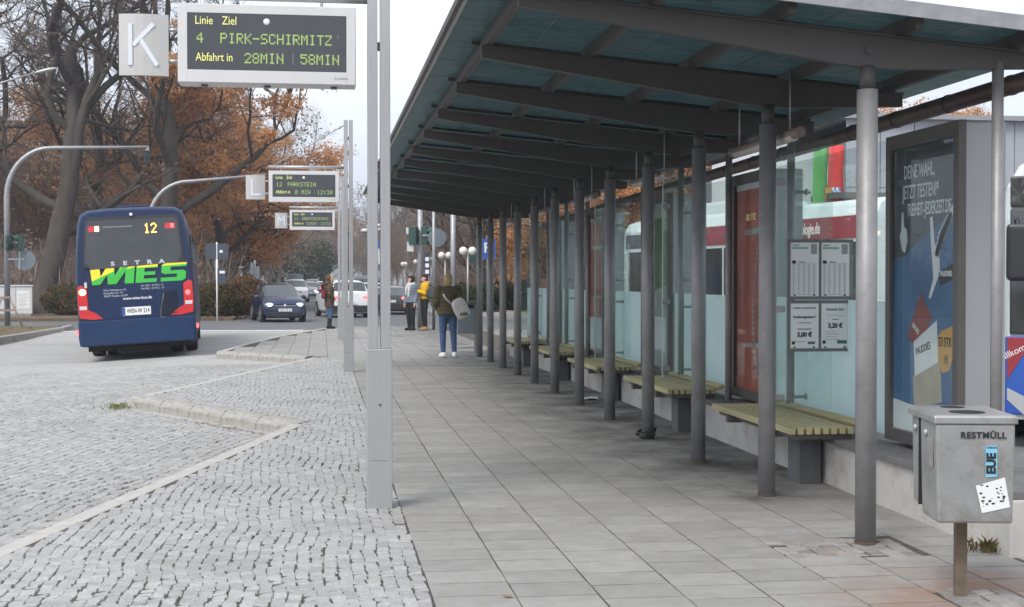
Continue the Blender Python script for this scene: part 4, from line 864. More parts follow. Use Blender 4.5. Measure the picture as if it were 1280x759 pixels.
# lettering
sf = win
for i, ch in enumerate('SETRA'): text(ch, .125, m_silver, bus, (-.45 + i * .262, rake(2.13) - .0225, 2.135), (math.pi / 2 + math.atan(-.1) * 0, 0, 0), bold=.006, sx=1.35, name='lettering')
def wies():
    yo = -.0135; h = .40; z0 = 1.69; sh = .22
    G_ = {'W': (0, .86, [[(0, 1), (.24, 1), (.30, .45), (.44, 1), (.62, 1), (.66, .45), (.80, 1), (1.02, 1), (.72, 0), (.50, 0), (.46, .52), (.30, 0), (.10, 0)]]),
          'I': (.80, .2, [[(0, 0), (1, 0), (1, 1), (0, 1)]]),
          'E': (1.04, .5, [[(0, 0), (.94, 0), (.94, .21), (.36, .21), (.36, .40), (.86, .40), (.86, .59), (.36, .59), (.36, .79), (.94, .79), (.94, 1), (0, 1)]]),
          'S': (1.60, .56, [[(0, 0), (.86, 0), (1, .1), (1, .5), (.88, .59), (.36, .59), (.36, .79), (1, .79), (1, 1), (.14, 1), (.0, .9), (.0, .5), (.12, .40), (.64, .40), (.64, .21), (0, .21)]])}
    x0 = -.99
    for k_, (off, w, polys) in G_.items():
        for p in polys:
            pts = [(x0 + off * .96 + a * w * .96 + sh * b * h * .6, z0 + b * h) for a, b in p]
            # split by a rising line: yellow above left, green below
            import bmesh
            co_, nrm = {'W': ((-.9, 0, z0 + .09), (-.42, 0, 1)), 'I': ((-.2, 0, z0 + .30), (-.25, 0, 1)), 'E': ((.2, 0, z0 + .335), (-.03, 0, 1)), 'S': ((.7, 0, z0 + .35), (-.03, 0, 1))}[k_]
            for keep, m in ((1, m_logoy), (0, m_logog)):
                bm = bmesh.new(); vs = [bm.verts.new((a, rake(b) + yo, b)) for a, b in pts]; bm.faces.new(vs); bm.normal_update()
                bmesh.ops.triangulate(bm, faces=bm.faces[:])
                bmesh.ops.bisect_plane(bm, geom=bm.verts[:] + bm.edges[:] + bm.faces[:], plane_co=co_, plane_no=Vector(nrm).normalized(), clear_inner=bool(keep), clear_outer=not keep)
                if len(bm.faces):
                    me = bpy.data.meshes.new('logo_letter'); bm.to_mesh(me); me.materials.append(m); o = mobj('logo_letter', me, bus)
                    md = o.modifiers.new('s', 'SOLIDIFY'); md.thickness = .003; md.offset = 0
                bm.free()
wies()
m_fine = mat('fine_white_print', (.55, .57, .6), .5)
for i, s_ in enumerate(('Wies Faszinatour e.K.', 'Pressather Str. 19', '92637 Weiden i.d.OPf.')): text(s_, .062, m_fine, bus, (-.68, -.0118, 1.56 - .065 * i), align='LEFT', name='print', sx=.9)
for i, s_ in enumerate(('Tel. 0961 / 67 04 2 - 0', 'Fax 0961 / 67 04 2 - 10')): text(s_, .058, m_fine, bus, (.12, -.0118, 1.62 - .065 * i), align='LEFT', name='print', sx=.9)
text('www.wies-bus.de', .092, m_whitetx, bus, (.03, -.0118, 1.36), bold=.001, name='print', sx=.95)
MB().b2((-1.075, -.018, 1.64), (-1.02, -.006, 1.76)).build('fuel_flap', m_alu_w, bus)
MB().b2((-.03, .04, 3.18), (.03, .16, 3.24)).build('rear_camera', m_white, bus, bevel=.006)
MB().b2((-.35, 1.2, 3.36), (.35, 2.2, 3.47)).build('roof_hatch', m_busd, bus, bevel=.02)
for s in (-1, 1): MB().b2((s * 1.235, .9, 2.1), (s * 1.262, 10.2, 2.75)).build('side_window', m_busglass, bus)
MB().b2((-1.1, .3, .22), (1.1, 3.0, .40)).b2((-.5, .25, .16), (.35, 1.2, .3)).build('engine_tray', m_dark, bus)
wm = None
for (x, y) in ((-1.08, 2.9), (-.74, 2.9), (1.08, 2.9), (.74, 2.9), (-1.08, 9.0), (1.08, 9.0)):
    if wm is None:
        w0 = MB().loft([[Vector((dx, r * math.cos(a), r * math.sin(a))) for a in np.linspace(0, 2 * math.pi, 28, endpoint=False)] for dx, r in ((-.14, .40), (-.145, .47), (-.10, .50), (.10, .50), (.145, .47), (.14, .40))]).build('wheel', m_tyre, bus)
        r0_ = MB().tube([(-.11, 0, 0), (.11, 0, 0)], .34, 20).build('rim', m_rim, w0); wm = w0; o = w0
    else: o = copy_tree(w0, bus)
    o.location = (x, y, .49)
for s in (-1, 1): MB().b2((s * .62, 2.2, .18), (s * 1.2, 2.24, .5)).build('mud_flap', m_blackp, bus)

# ================================================================== CARS
def paint(name, c, **k): return mat(name, c, .28, spec=.5, coat=.6, var=.06, vscale=1.5, **k)
CARW = None
def make_car(label, col, L=4.1, W=1.74, H=1.52, kind='hatch', plate='NEW-T 52', lights=True, group='cars on the street ahead'):
    t = empty('parked_car' if not lights else 'car', (0, 0, 0), 0, label, 'car', group)
    s = L / 4.1; h = H / 1.52; w = W / 2
    if kind == 'van': prof = [(0, .95, 1.0, .95, .86), (.06, 1.0, 1.75, .98, .9), (.3, 1.02, 1.98, 1, .9), (2.0, 1.02, 2.0, 1, .9), (2.06, 1.02, 2.0, 1, .9), (2.9, 1.04, 1.95, 1, .86), (3.5, 1.06, 1.12, .97, .8), (3.9, .95, 1.0, .93, .7), (4.05, .75, .8, .88, .7), (4.1, .6, .62, .8, .6)]
    elif kind == 'saloon': prof = [(0, .80, .84, .9, .7), (.05, .92, .98, .95, .72), (.45, .96, 1.02, .99, .74), (.95, .95, 1.36, 1, .70), (1.25, .95, 1.42, 1, .72), (1.8, .94, 1.45, 1, .73), (1.86, .94, 1.45, 1, .73), (2.35, .93, 1.40, 1, .70), (3.0, .92, .97, .99, .70), (3.6, .86, .90, .96, .68), (3.95, .75, .78, .9, .64), (4.1, .58, .6, .8, .56)]
    else: prof = [(0, .84, .88, .92, .74), (.05, .98, 1.02, .96, .76), (.16, 1.02, 1.08, .98, .76), (.42, 1.03, 1.44, 1, .74), (.7, 1.02, 1.50, 1, .74), (1.55, 1.0, 1.53, 1, .75), (1.61, 1.0, 1.53, 1, .75), (2.3, .98, 1.46, 1, .72), (3.02, .97, 1.03, .99, .74), (3.6, .92, .97, .97, .72), (3.94, .80, .85, .92, .68), (4.1, .60, .63, .82, .58)]
    rings = []
    for (y, be, to, ww, wr) in prof:
        zb = .22; x1 = w * ww; xr = w * wr; be *= h; to *= h
        half = [(x1 * .86, zb), (x1 * .97, zb + .1), (x1, .55), (x1 * .985, be - .06), (x1 * .95, be), (xr + .02, be + (to - be) * .86), (xr * .86, to - .008), (xr * .45, to + .012)]
        rings.append([Vector((a, (y) * s, b)) for a, b in half] + [Vector((-a, y * s, b)) for a, b in half[::-1]])
    n = 16; groups = {'body': [], 'side_window': [], 'windscreen': [], 'rear_window': []}
    ci = [i for i, p in enumerate(prof) if p[2] - p[1] > .25]
    for i in range(len(rings) - 1):
        for j in range(n):
            q = 'body'; top_both = i in ci and i + 1 in ci
            if j in (4, 10):
                if top_both and abs(prof[i + 1][0] - prof[i][0]) > .1: q = 'side_window'
                elif i in ci and i + 1 not in ci and kind != 'x': q = 'side_window'
                elif i + 1 in ci and i not in ci and kind == 'saloon': q = 'body'
            if j in (5, 6, 7, 8, 9):
                if i in ci and i + 1 not in ci: q = 'windscreen'
                if i + 1 in ci and i not in ci: q = 'rear_window'
            groups[q].append((i * n + j, i * n + (j + 1) % n, (i + 1) * n + (j + 1) % n, (i + 1) * n + j))
    groups['body'] += [tuple(range(n))[::-1], tuple((len(rings) - 1) * n + j for j in range(n))]
    V = [p for r in rings for p in r]
    for g, fs in groups.items():
        if not fs: continue
        parts = [fs] if g != 'side_window' else [[f for f in fs if V[f[0]].x > 0], [f for f in fs if V[f[0]].x < 0]]
        for fs_ in parts:
            us = sorted({i for f in fs_ for i in f}); mp = {u: k for k, u in enumerate(us)}
            o = MB().add([V[u] for u in us], [[mp[i] for i in f] for f in fs_], smooth=True).build(g, col if g == 'body' else m_cglass, t)
            if g == 'body':
                e = o.modifiers.new('edge_split', 'EDGE_SPLIT'); e.split_angle = R(38)
    xw = w * .93
    w0 = None
    for (x, y) in ((xw, .72), (-xw, .72), (xw, 3.33), (-xw, 3.33)):
        MB().loft([[Vector((x + sg, y * s + .375 * math.cos(a), .33 + .375 * math.sin(a))) for a in np.linspace(0, 2 * math.pi, 20, endpoint=False)] for sg in (-.06, .062 if x > 0 else .06)], smooth=False).build('wheel_arch', m_dark, t) if False else None
        ar = MB(); sx_ = 1 if x > 0 else -1
        ar.tube([(sx_ * (w * .9), y * s, .34), (sx_ * (w * 1.004), y * s, .34)], .385, 22).build('wheel_arch', m_dark, t)
        if w0 is None:
            w0 = MB().loft([[Vector((dx, r * math.cos(a), r * math.sin(a))) for a in np.linspace(0, 2 * math.pi, 22, endpoint=False)] for dx, r in ((-.1, .24), (-.105, .30), (-.08, .325), (.08, .325), (.105, .30), (.1, .24))]).build('wheel', m_tyre, t)
            MB().tube([(-.103, 0, 0), (.103, 0, 0)], .225, 16).build('rim', m_rim, w0); o = w0
        else: o = copy_tree(w0, t)
        o.location = (sx_ * (w * .915), y * s, .322)
    yf, yr = L, 0
    # front
    MB().b2((-w * .8, yf - .12, .24), (w * .8, yf + .015, .42)).build('front_bumper', m_blackp, t, bevel=.03)
    if True:
        MB().b2((-w * .45, yf - .10, .60 * h), (w * .45, yf + .012 - .03, .73 * h)).build('grille', m_dark, t, bevel=.01)
        MB().b2((-w * .46, yf - .03, .655 * h), (w * .46, yf - .008, .672 * h)).build('grille_bar', m_silver, t)
        MB().ell((0, yf - .01, .665 * h), (.06, .02, .06), 10, 6).build('badge', m_silver, t)
        for sg in (-1, 1):
            hl = MB().ell((sg * w * .68, yf - .13, .70 * h), (.19, .12, .085), 12, 8).build('headlight', m_clearl, t)
            if lights: MB().ell((sg * w * .68, yf - .045, .69 * h), (.10, .045, .055), 10, 6).build('lit_bulb', mat('headlamp_lit', (1, 1, 1), .3, emit=(.92, .96, 1), estr=2.2), hl)
            MB().ell((sg * w * .68, yf - .03, .38), (.07, .04, .05), 10, 6).build('fog_light', m_clearl, t)
        pf = MB().b2((-.26, yf + .012, .44), (.26, yf + .025, .55)).build('number_plate', m_white, t); text(plate, .10, m_blacktx, pf, (0, yf + .0265, .495), (math.pi / 2, 0, math.pi), name='print', sx=.9)
    # rear
    MB().b2((-w * .9, -.045, .24), (w * .9, .12, .55)).build('rear_bumper', m_blackp if kind != 'saloon' else col, t, bevel=.035)
    for sg in (-1, 1):
        if kind == 'van': MB().b2((sg * w * .82, -.02, .95), (sg * w * .95, .06, 1.35)).build('tail_light', m_tail, t, bevel=.01)
        else: MB().ell((sg * w * .74, .045, .83 * h), (.19, .075, .085), 12, 8).build('tail_light', m_litred if lights else m_tail, t)
        mr_ = MB().ell((sg * (w + .07), 2.72 * s, 1.0 * h), (.10, .06, .075), 10, 6).build('mirror', col, t); MB().b2((sg * (w - .08), 2.70 * s, .96 * h), (sg * (w + .03), 2.76 * s, .99 * h)).build('mirror_arm', m_blackp, mr_)
    pr = MB().b2((-.26, -.058, .60), (.26, -.04, .71)).build('number_plate', m_white, t); text(plate, .10, m_blacktx, pr, (0, -.0592, .655), name='print', sx=.9)
    if kind in ('hatch', 'suv'):
        for sg in (-1, 1): MB().tube([(sg * w * .72, .6 * s, 1.47 * h), (sg * w * .71, .75 * s, 1.545 * h), (sg * w * .70, 2.1 * s, 1.52 * h), (sg * w * .69, 2.25 * s, 1.46 * h)], .018, 6).build('roof_rail', m_blackp, t)
    MB().b2((-w * .8, .2, .17), (w * .8, L - .25, .30)).build('underbody', m_dark, t)
    return t
def place(t, x, y, rz, front=False, L=4.1, z=-.13):
    """front=True: (x,y) is where the nose stands"""
    a = R(rz)
    if front: x, y = x + math.sin(a) * L, y - math.cos(a) * L
    t.location = (x, y, z); t.rotation_euler = (0, 0, a)
c = make_car('dark blue compact car with headlights on, turning out of the side street', paint('deep_blue_paint', (.006, .016, .055)), plate='NEW-TB 52'); place(c, -1.42, 54.3, 190, True)
c = make_car('white off-roader with red tail lights seen from behind, beside the parka wearer', paint('white_car_paint', (.72, .73, .74)), L=4.4, W=1.82, H=1.66, kind='suv', plate='WEN-S 91'); place(c, 1.28, 60.5, 10)
c = make_car('black saloon with red tail lights seen from behind, right of the white off-roader', paint('black_car_paint', (.02, .021, .024)), L=4.6, W=1.8, H=1.45, kind='saloon', plate='WEN-F 33'); place(c, 3.28, 65.6, -3)
c = make_car('silver estate car driving close behind the dark blue car', paint('silver_car_paint', (.42, .45, .48)), L=4.4, H=1.5, plate='TIR-K 8'); place(c, -2.35, 82, 183, True, 4.4)
c = make_car('white off-roader coming towards us, third in the oncoming queue', paint('white_car_paint', (.72, .73, .74)), L=4.4, W=1.85, H=1.7, kind='suv', plate='WEN-L 5', lights=False); place(c, -1.85, 103, 182, True, 4.4)
c = make_car('silver hatchback half hidden behind the oncoming white off-roader', paint('grey_car_paint', (.3, .31, .33))); place(c, -1.15, 124, 181, True)
c = make_car('pale off-roader far down the oncoming queue', paint('silver_car_paint', (.42, .45, .48)), H=1.75, W=1.85, kind='suv', lights=False); place(c, -.95, 150, 181, True)
c = make_car('dark grey delivery van far down the oncoming queue', paint('van_grey_paint', (.09, .10, .11)), kind='van', L=5.2, W=2.0, H=1.75, lights=False); place(c, -2.75, 143, 181, True, 5.2)
c = make_car('dark car driving away far down the street', paint('dusk_blue_paint', (.03, .04, .07)), kind='saloon', H=1.45); place(c, -.75, 142, 0)
c = make_car('small white car driving away far down the street', paint('white_car_paint', (.72, .73, .74)), kind='hatch'); place(c, .05, 150, 0)
c = make_car('dark van driving away between the white off-roader and the black saloon', paint('van_grey_paint', (.09, .10, .11)), kind='van', L=5.0, W=1.9, H=1.5, lights=False); place(c, 3.05, 92, -1)
c = make_car('pale hatchback half hidden behind the black saloon', paint('silver_car_paint', (.42, .45, .48)), kind='hatch'); place(c, 2.75, 78, -1)
# ================================================================== PEOPLE
m_skin = mat('skin', (.52, .31, .235), .55, var=.06, vscale=9)
def cloth(name, c, var=.14, bump=.35, bscale=22, **k): return mat(name, c, .85, var=var, vscale=6, bump=bump, bscale=bscale, spec=.2, **k)
def limb(mb, pts, rad, n=12): mb.tube(pts, rad, n); [mb.ell(p, (r, r, r), 10, 7) for p, r in zip(pts, rad)]
def trunk(mb, secs, n=18):   # (z, rx, ry, cy)
    mb.loft([[Vector((rx * math.cos(a), cy_ + ry * math.sin(a), z)) for a in np.linspace(0, 2 * math.pi, n, endpoint=False)] for z, rx, ry, cy_ in secs])
def person(label, loc_, rz, H, coat, trou, shoe, arms, hair, jl=.78, legs=None, puffy=1.0, head_turn=0.0, hairstyle='short', hood=None, boots=False, scarf=None, trou_r=1.0):
    k = H / 1.68
    t = empty('person', loc_, rz, label, 'person'); t.scale = (k, k, k)
    lg = legs or {-1: ((-.085, 0, .92), (-.09, -.02, .50), (-.085, .015, .085), (-.10, -.15, .035)), 1: ((.085, 0, .92), (.09, -.02, .50), (.085, .015, .085), (.10, -.15, .035))}
    b = MB()
    trunk(b, [(.86, .12, .09, 0), (.95, .155, .105, .005), (1.06, .125, .095, 0), (1.2, .145, .10, 0), (1.33, .165, .10, .005), (1.395, .12, .075, .01), (1.42, .06, .06, .01)])
    limb(b, [(0, .012, 1.39), (0, 0, 1.50)], [.052, .05])
    # head with brow, nose, chin, ears, turned on the neck
    hm = Matrix.Rotation(head_turn, 3, 'Z'); hp = Vector((0, -.008, 1.575))
    def hd(c, r, nu=14, nv=10): b.ell(hp + hm @ Vector(c), r, nu, nv, rot=hm)
    hd((0, .008, .012), (.074, .094, .098)); hd((0, -.035, -.05), (.052, .055, .058)); hd((0, -.098, -.012), (.011, .018, .02), 8, 6); hd((0, -.09, -.058), (.024, .012, .007), 8, 6)
    hd((.076, .01, -.005), (.01, .02, .03), 8, 6); hd((-.076, .01, -.005), (.01, .02, .03), 8, 6)
    for s in (-1, 1):
        a = arms[s]; limb(b, a[:3], [.048, .038, .027])
        d = (Vector(a[2]) - Vector(a[1])).normalized(); pc = Vector(a[2]) + d * .055
        side = d.cross(Vector((0, -1, 0.2))).normalized(); 
        if side.length < .1: side = Vector((1, 0, 0))
        nrm = d.cross(side).normalized()
        limb(b, [Vector(a[2]), pc - side * .012, pc + d * .03], [.025, .032, .026]); 
        for q, (o_, l_) in enumerate(((-.027, .068), (-.009, .078), (.009, .073), (.026, .058))):
            r0_ = pc + d * .035 + side * o_; p1 = r0_ + d * l_ * .5 + nrm * .006; p2 = r0_ + d * l_ * .9 + nrm * .03
            limb(b, [r0_ - d * .02, p1, p2], [.0095, .0085, .0075], 8)
        tb = pc - side * .03; limb(b, [tb - d * .03, tb - side * .018 + nrm * .012, tb - side * .02 + d * .035 + nrm * .02], [.011, .0095, .008], 8)
        L_ = lg[s]; limb(b, L_[:3], [.085, .056, .038]); limb(b, [L_[2], L_[3]], [.034, .02])
    body = remesh_build(b, 'body', m_skin, t, .010, 3)
    for s in (-1, 1): MB().ell(hp + hm @ Vector((s * .03, -.079, .012)), (.012, .008, .007), 8, 6, rot=hm).build('eye', m_dark, t)
    MB().ell(hp + hm @ Vector((0, -.090, -.057)), (.022, .008, .005), 8, 6, rot=hm).build('mouth', mat('lips', (.42, .16, .14), .5), t)
    # trousers
    b = MB(); trunk(b, [(.80, .10, .08, 0), (.88, .165, .115, .008), (.98, .168, .118, .008), (1.06, .145, .11, 0)])
    for s in (-1, 1):
        L_ = lg[s]; end = Vector(L_[2]) + (Vector(L_[1]) - Vector(L_[2])).normalized() * (.26 if boots else .0)
        limb(b, [L_[0], Vector(L_[0]).lerp(Vector(L_[1]), .5), L_[1], Vector(L_[1]).lerp(Vector(L_[2]), .4), end], [.102 * trou_r, .085 * trou_r, .066 * trou_r, .06 * trou_r, .047 * trou_r])
    remesh_build(b, 'trousers', trou, t, .012, 4)
    for s in (-1, 1):
        L_ = lg[s]; b = MB(); an, to = Vector(L_[2]), Vector(L_[3]); f = (to - an); f.z = 0; f.normalize(); zb = an.z - .085
        heel = an - f * .04; heel.z = zb + .045; toe = an + f * .15; toe.z = zb + .035; mid = an + f * .06; mid.z = zb + .045
        limb(b, [heel, mid, toe], [.052, .053, .042]); limb(b, [Vector((an.x, an.y, zb + .06)), an + (Vector(L_[1]) - an).normalized() * (.24 if boots else .03)], [.054, .06 if boots else .05])
        sh = remesh_build(b, 'boot' if boots else 'shoe', shoe, t, .011, 3)
        fz = min(v.co.z for v in sh.data.vertices)
        for v in sh.data.vertices: v.co.z = max(v.co.z, zb + .0)
    # coat
    b = MB(); p = puffy; lo = jl
    trunk(b, [(lo, .175 * p, .13 * p, .01), (lo + .03, .185 * p, .14 * p, .01), (max(lo + .1, .98), .185 * p, .138 * p, .008), (1.1, .168 * p, .13 * p, 0), (1.22, .18 * p, .135 * p, 0), (1.33, .19 * p, .125 * p, .008), (1.40, .15 * p, .10, .012), (1.455, .075, .075, .012)])
    for s in (-1, 1):
        a = arms[s]; limb(b, [a[0], Vector(a[0]).lerp(Vector(a[1]), .5), a[1], Vector(a[1]).lerp(Vector(a[2]), .96)], [.082 * p, .072 * p, .064 * p, .05 * p])
    jk = remesh_build(b, 'jacket', coat, t, .013, 3)
    if puffy > 1.08:
        for v in jk.data.vertices:
            f = abs(math.sin(v.co.z * math.pi / .085)); rr_ = 1 + .045 * (f - .5) if 0 else 1
            n_ = v.normal; v.co += n_ * (.010 * f - .006)
    # hair
    b = MB()
    def he(c, r): b.ell(hp + hm @ Vector(c), r, 14, 10, rot=hm)
    he((0, .03, .045), (.085, .095, .082)); he((0, .05, -.01), (.08, .075, .085)); he((0, -.04, .075), (.066, .05, .04))
    if hairstyle in ('bob', 'long'):
        for s in (-1, 1): he((s * .06, .02, -.03), (.03, .055, .085))
        he((0, .055, -.06), (.08, .06, .08))
    if hairstyle == 'bun': he((0, .09, .07), (.04, .04, .04))
    hr = remesh_build(b, 'hair', hair, t, .010, 2)
    for v in hr.data.vertices: v.co += v.normal * (.004 * math.sin(v.co.x * 220 + v.co.z * 40))
    if hood:
        b = MB(); R_ = random.Random(5)
        if hood[1] == 'up':
            b.ell(hp + hm @ Vector((0, .04, .02)), (.115, .115, .14), 14, 10); b.ell((0, .06, 1.46), (.14, .11, .09), 14, 10)
            remesh_build(b, 'hood', coat, t, .012, 3)
            b = MB()
            for q in range(26):
                a = 2 * math.pi * q / 26; c_ = hp + hm @ Vector((.112 * math.cos(a), -.05, .01 + .145 * math.sin(a))); b.ell(c_, (.03, .035, .03), 8, 6)
        else:
            for q in range(22):
                a = math.pi * (q / 21) ; c_ = Vector((.15 * math.cos(a), .035 + .105 * math.sin(a), 1.445 - .0 * math.sin(a))); b.ell(c_, (.043, .045, .05), 8, 6)
        fr = remesh_build(b, 'fur_trim', hood[0], t, .010, 1)
        for v in fr.data.vertices: v.co += v.normal * R_.uniform(-.006, .016)
    if scarf:
        b = MB(); pts = [(.085 * math.cos(a), .01 + .085 * math.sin(a), 1.445 + .015 * math.sin(2 * a)) for a in np.linspace(0, 2 * math.pi, 18)]; limb(b, pts, [.045] * 18, 10)
        limb(b, [(.05, -.09, 1.42), (.06, -.15, 1.25), (.05, -.155, 1.05)], [.04, .04, .035]); limb(b, [(-.04, -.09, 1.42), (-.05, -.15, 1.3), (-.06, -.15, 1.12)], [.04, .045, .035])
        remesh_build(b, 'scarf', scarf, t, .011, 2)
    return t
m_jeans = cloth('blue_denim', (.06, .105, .20)); m_blk = cloth('black_cloth', (.022, .022, .026)); m_olive = cloth('olive_down', (.085, .07, .038), bump=.6, bscale=14)
m_parka = cloth('brown_parka', (.095, .066, .045)); m_yel = cloth('yellow_anorak', (.62, .36, .02)); m_grad = cloth('grey_blue_anorak', (.16, .19, .23), dirt=(.06, .075, .10), dirt_amt=.8, dscale=2)
m_fur = cloth('pale_fur', (.50, .36, .22), var=.3, bump=.8, bscale=90); m_blond = cloth('fair_hair', (.42, .30, .16), var=.25, bump=.6, bscale=60); m_brunet = cloth('dark_hair', (.045, .022, .018), var=.2, bump=.5, bscale=60)
m_wshoe = cloth('white_sneaker', (.72, .72, .72), bump=.1); m_tanboot = cloth('tan_boot', (.30, .19, .10)); m_bboot = cloth('black_boot', (.025, .025, .028)); m_scarf = cloth('pale_scarf', (.52, .50, .49))
A_DOWN = {-1: ((-.185, .01, 1.37), (-.235, .03, 1.10), (-.225, -.05, .87)), 1: ((.185, .01, 1.37), (.235, .03, 1.10), (.225, -.05, .87))}
A_POCKET = {-1: ((-.185, .01, 1.37), (-.25, .05, 1.12), (-.19, -.10, .98)), 1: ((.185, .01, 1.37), (.25, .05, 1.12), (.19, -.10, .98))}
A_PHONE = {-1: ((-.18, .0, 1.37), (-.22, -.06, 1.13), (-.07, -.27, 1.22)), 1: ((.18, .0, 1.37), (.22, -.06, 1.13), (.07, -.26, 1.20))}
# woman waiting, seen from behind
LEG4 = {-1: ((-.085, 0, .92), (-.115, -.02, .50), (-.13, .02, .085), (-.16, -.13, .035)), 1: ((.085, 0, .92), (.10, -.03, .50), (.10, .015, .085), (.13, -.14, .035))}
p4 = person('woman with fair hair, olive padded jacket and blue jeans, seen from behind', (2.50, 27.1, 0), R(184), 1.66, m_olive, m_jeans, m_wshoe, A_POCKET, m_blond, jl=.86, puffy=1.2, hairstyle='bob', legs=LEG4, trou_r=1.05)
p1 = person('person in a brown parka with the fur hood up, jeans and dark boots', (.25, 43.6, -.0), R(100), 1.66, m_parka, m_jeans, m_bboot, A_POCKET, m_blond, jl=.70, puffy=1.12, hood=(m_fur, 'up'), boots=True)
p2 = person('dark-haired woman in a grey blue jacket with a pale scarf and black trousers', (2.72, 41.8, 0), R(-50), 1.66, m_grad, m_blk, m_bboot, A_DOWN, m_brunet, jl=.86, puffy=1.15, scarf=m_scarf, head_turn=-.3, hairstyle='bob', trou_r=1.15)
p3 = person('woman in a yellow jacket with a fur-edged hood, looking at her phone', (3.14, 41.75, 0), R(-80), 1.70, m_yel, m_blk, m_tanboot, A_PHONE, m_brunet, jl=.95, puffy=1.05, hood=(m_fur, 'down'), hairstyle='bun', boots=False)
p5 = person('distant person dressed in black crossing the street behind the parka wearer', (.18, 80, -.13), R(60), 1.66, m_blk, m_blk, m_bboot, A_DOWN, m_brunet, jl=.75, puffy=1.2)
def bag(name, label, cat, loc_, rz, size, m, strap, rnd=.4, print_=False, tilt=0.0):
    t = bpy.data.objects.new(name, None); link(t); t.location = loc_; t.rotation_euler = (0, tilt, rz); tag(t, label, cat)
    w, d, h = size; rings = []
    for f, s in ((-.5, .55), (-.46, .8), (-.35, .97), (-.1, 1.0), (.2, .98), (.38, .88), (.47, .66), (.5, .4)):
        n = 16; ring = []
        for q in range(n):
            a = 2 * math.pi * q / n; c_, s_ = math.cos(a), math.sin(a); ring.append(Vector((w / 2 * s * math.copysign(abs(c_) ** rnd, c_), d / 2 * s * math.copysign(abs(s_) ** rnd, s_), f * h)))
        rings.append(ring)
    MB().loft(rings).build('bag_body', m, t); MB().loft([[v * .72 + Vector((0, d * -.0, -h * .12)) for v in r] for r in rings]).build('bag_pocket', m, t, loc=(0, -d * .22, 0))
    MB().tube(strap, .018, 8).build('strap', m, t); MB().tube([(-w * .3, -d * .5, h * .12), (w * .3, -d * .5, h * .12)], .006, 6).build('zip', m_dkframe, t)
    if print_: text('KARL', .07, m_blacktx, t, (-.02, -d * .62, -h * .26), (math.pi / 2, .35, 0), bold=.003, name='print')
    return t
bag('backpack', 'pale grey backpack slung over the right shoulder of the woman in the olive jacket', 'backpack', (2.74, 26.93, .98), R(15), (.30, .16, .42), cloth('pale_backpack', (.56, .53, .51), bump=.1), [(-.13, .02, .18), (-.17, .06, .33), (-.15, .12, .40), (-.1, .2, .36)], rnd=.55, print_=True, tilt=R(-28))
bag('shoulder_bag', 'slate grey shoulder bag hanging from the woman in the yellow jacket', 'bag', (3.36, 41.6, 1.13), R(10), (.40, .15, .30), cloth('slate_bag', (.06, .07, .085), bump=.1), [(-.17, 0, .12), (-.22, .0, .26), (-.15, .05, .33), (.0, .05, .22), (.14, 0, .12)], rnd=.5)
bag('handbag', 'dark red handbag at the back of the person in the brown parka', 'bag', (.06, 43.45, 1.08), R(100), (.26, .12, .26), cloth('red_bag', (.16, .03, .035), bump=.1), [(-.1, 0, .1), (-.06, 0, .3), (.05, 0, .3), (.1, 0, .1)])
ph = empty('phone', (2.90, 41.80, 1.265), R(-80), 'dark phone held up by the woman in the yellow jacket', 'phone')
MB().b2((-.036, -.004, -.07), (.036, .004, .07)).build('phone_body', m_blackp, ph, bevel=.003); MB().b2((-.032, .0042, -.064), (.032, .005, .064)).build('phone_screen', m_screen, ph)
# ================================================================== STREET FURNITURE
m_green = mat('signal_green_housing', (.02, .06, .05), .5, var=.1); m_lens = mat('signal_lens', (.02, .03, .028), .12, coat=.5); m_signback = mat('sign_back_grey', (.16, .19, .21), .55, .3, var=.05)
def signal_head(par, x, y, z, n=3, rz=0.0, s=1.0):
    h = MB().b2((-.13 * s, -.10 * s, -.3 * s * n / 2 * .95), (.13 * s, .10 * s, .3 * s * n / 2 * .95)).build('signal_head', m_green, par, bevel=.02, loc=(x, y, z), rot=(0, 0, rz))
    for q in range(n):
        zz = (-.3 * (n - 1) / 2 + .3 * q) * s * .95
        MB().tube([(0, -.10 * s, zz), (0, -.115 * s, zz)], .10 * s, 16).build('lens', m_lens, h)
        MB().loft([[Vector((.115 * s * math.cos(a), yy, zz + .115 * s * math.sin(a))) for a in np.linspace(R(-20), R(200), 12)] for yy in (-.1 * s, -.32 * s)], cap=False, closed=False).build('visor', m_green, h)
    return h
# cantilever signal at the left kerb
t = empty('signal_mast', (-11.05, 50.3, -.1), 0, 'traffic signal mast at the left edge with a long curved arm over the lane', 'traffic light', 'traffic signal masts')
arc = [(0, 0, 0), (0, 0, 4.6)] + [(1.55 * (1 - math.cos(a)), 0, 4.6 + 1.75 * math.sin(a)) for a in np.linspace(.2, math.pi / 2, 9)] + [(4.85, 0, 6.42)]
MB().tube(arc, [.10] * 2 + list(np.linspace(.095, .07, 9)) + [.05], 14).build('mast', m_galv, t)
signal_head(t, 4.86, .0, 6.05, 2, R(8), .85); MB().b2((4.8, -.02, 6.3), (4.92, .02, 6.46)).build('bracket', m_galv, t)
signal_head(t, .12, -.22, 2.95, 2, R(20), .95); signal_head(t, .48, -.1, 2.98, 2, R(-75), .95); MB().b2((.08, -.22, 2.95), (.46, -.1, 3.0)).build('bracket', m_galv, t)
MB().tube([(.62, -.06, 2.35), (.62, -.03, 2.35)], .36, 28).build('round_sign_back', m_signback, t); MB().b2((.05, -.08, 2.36), (.6, -.06, 2.41)).b2((.42, -.09, 2.02), (.47, -.06, 2.68)).build('sign_bracket', m_alu, t)
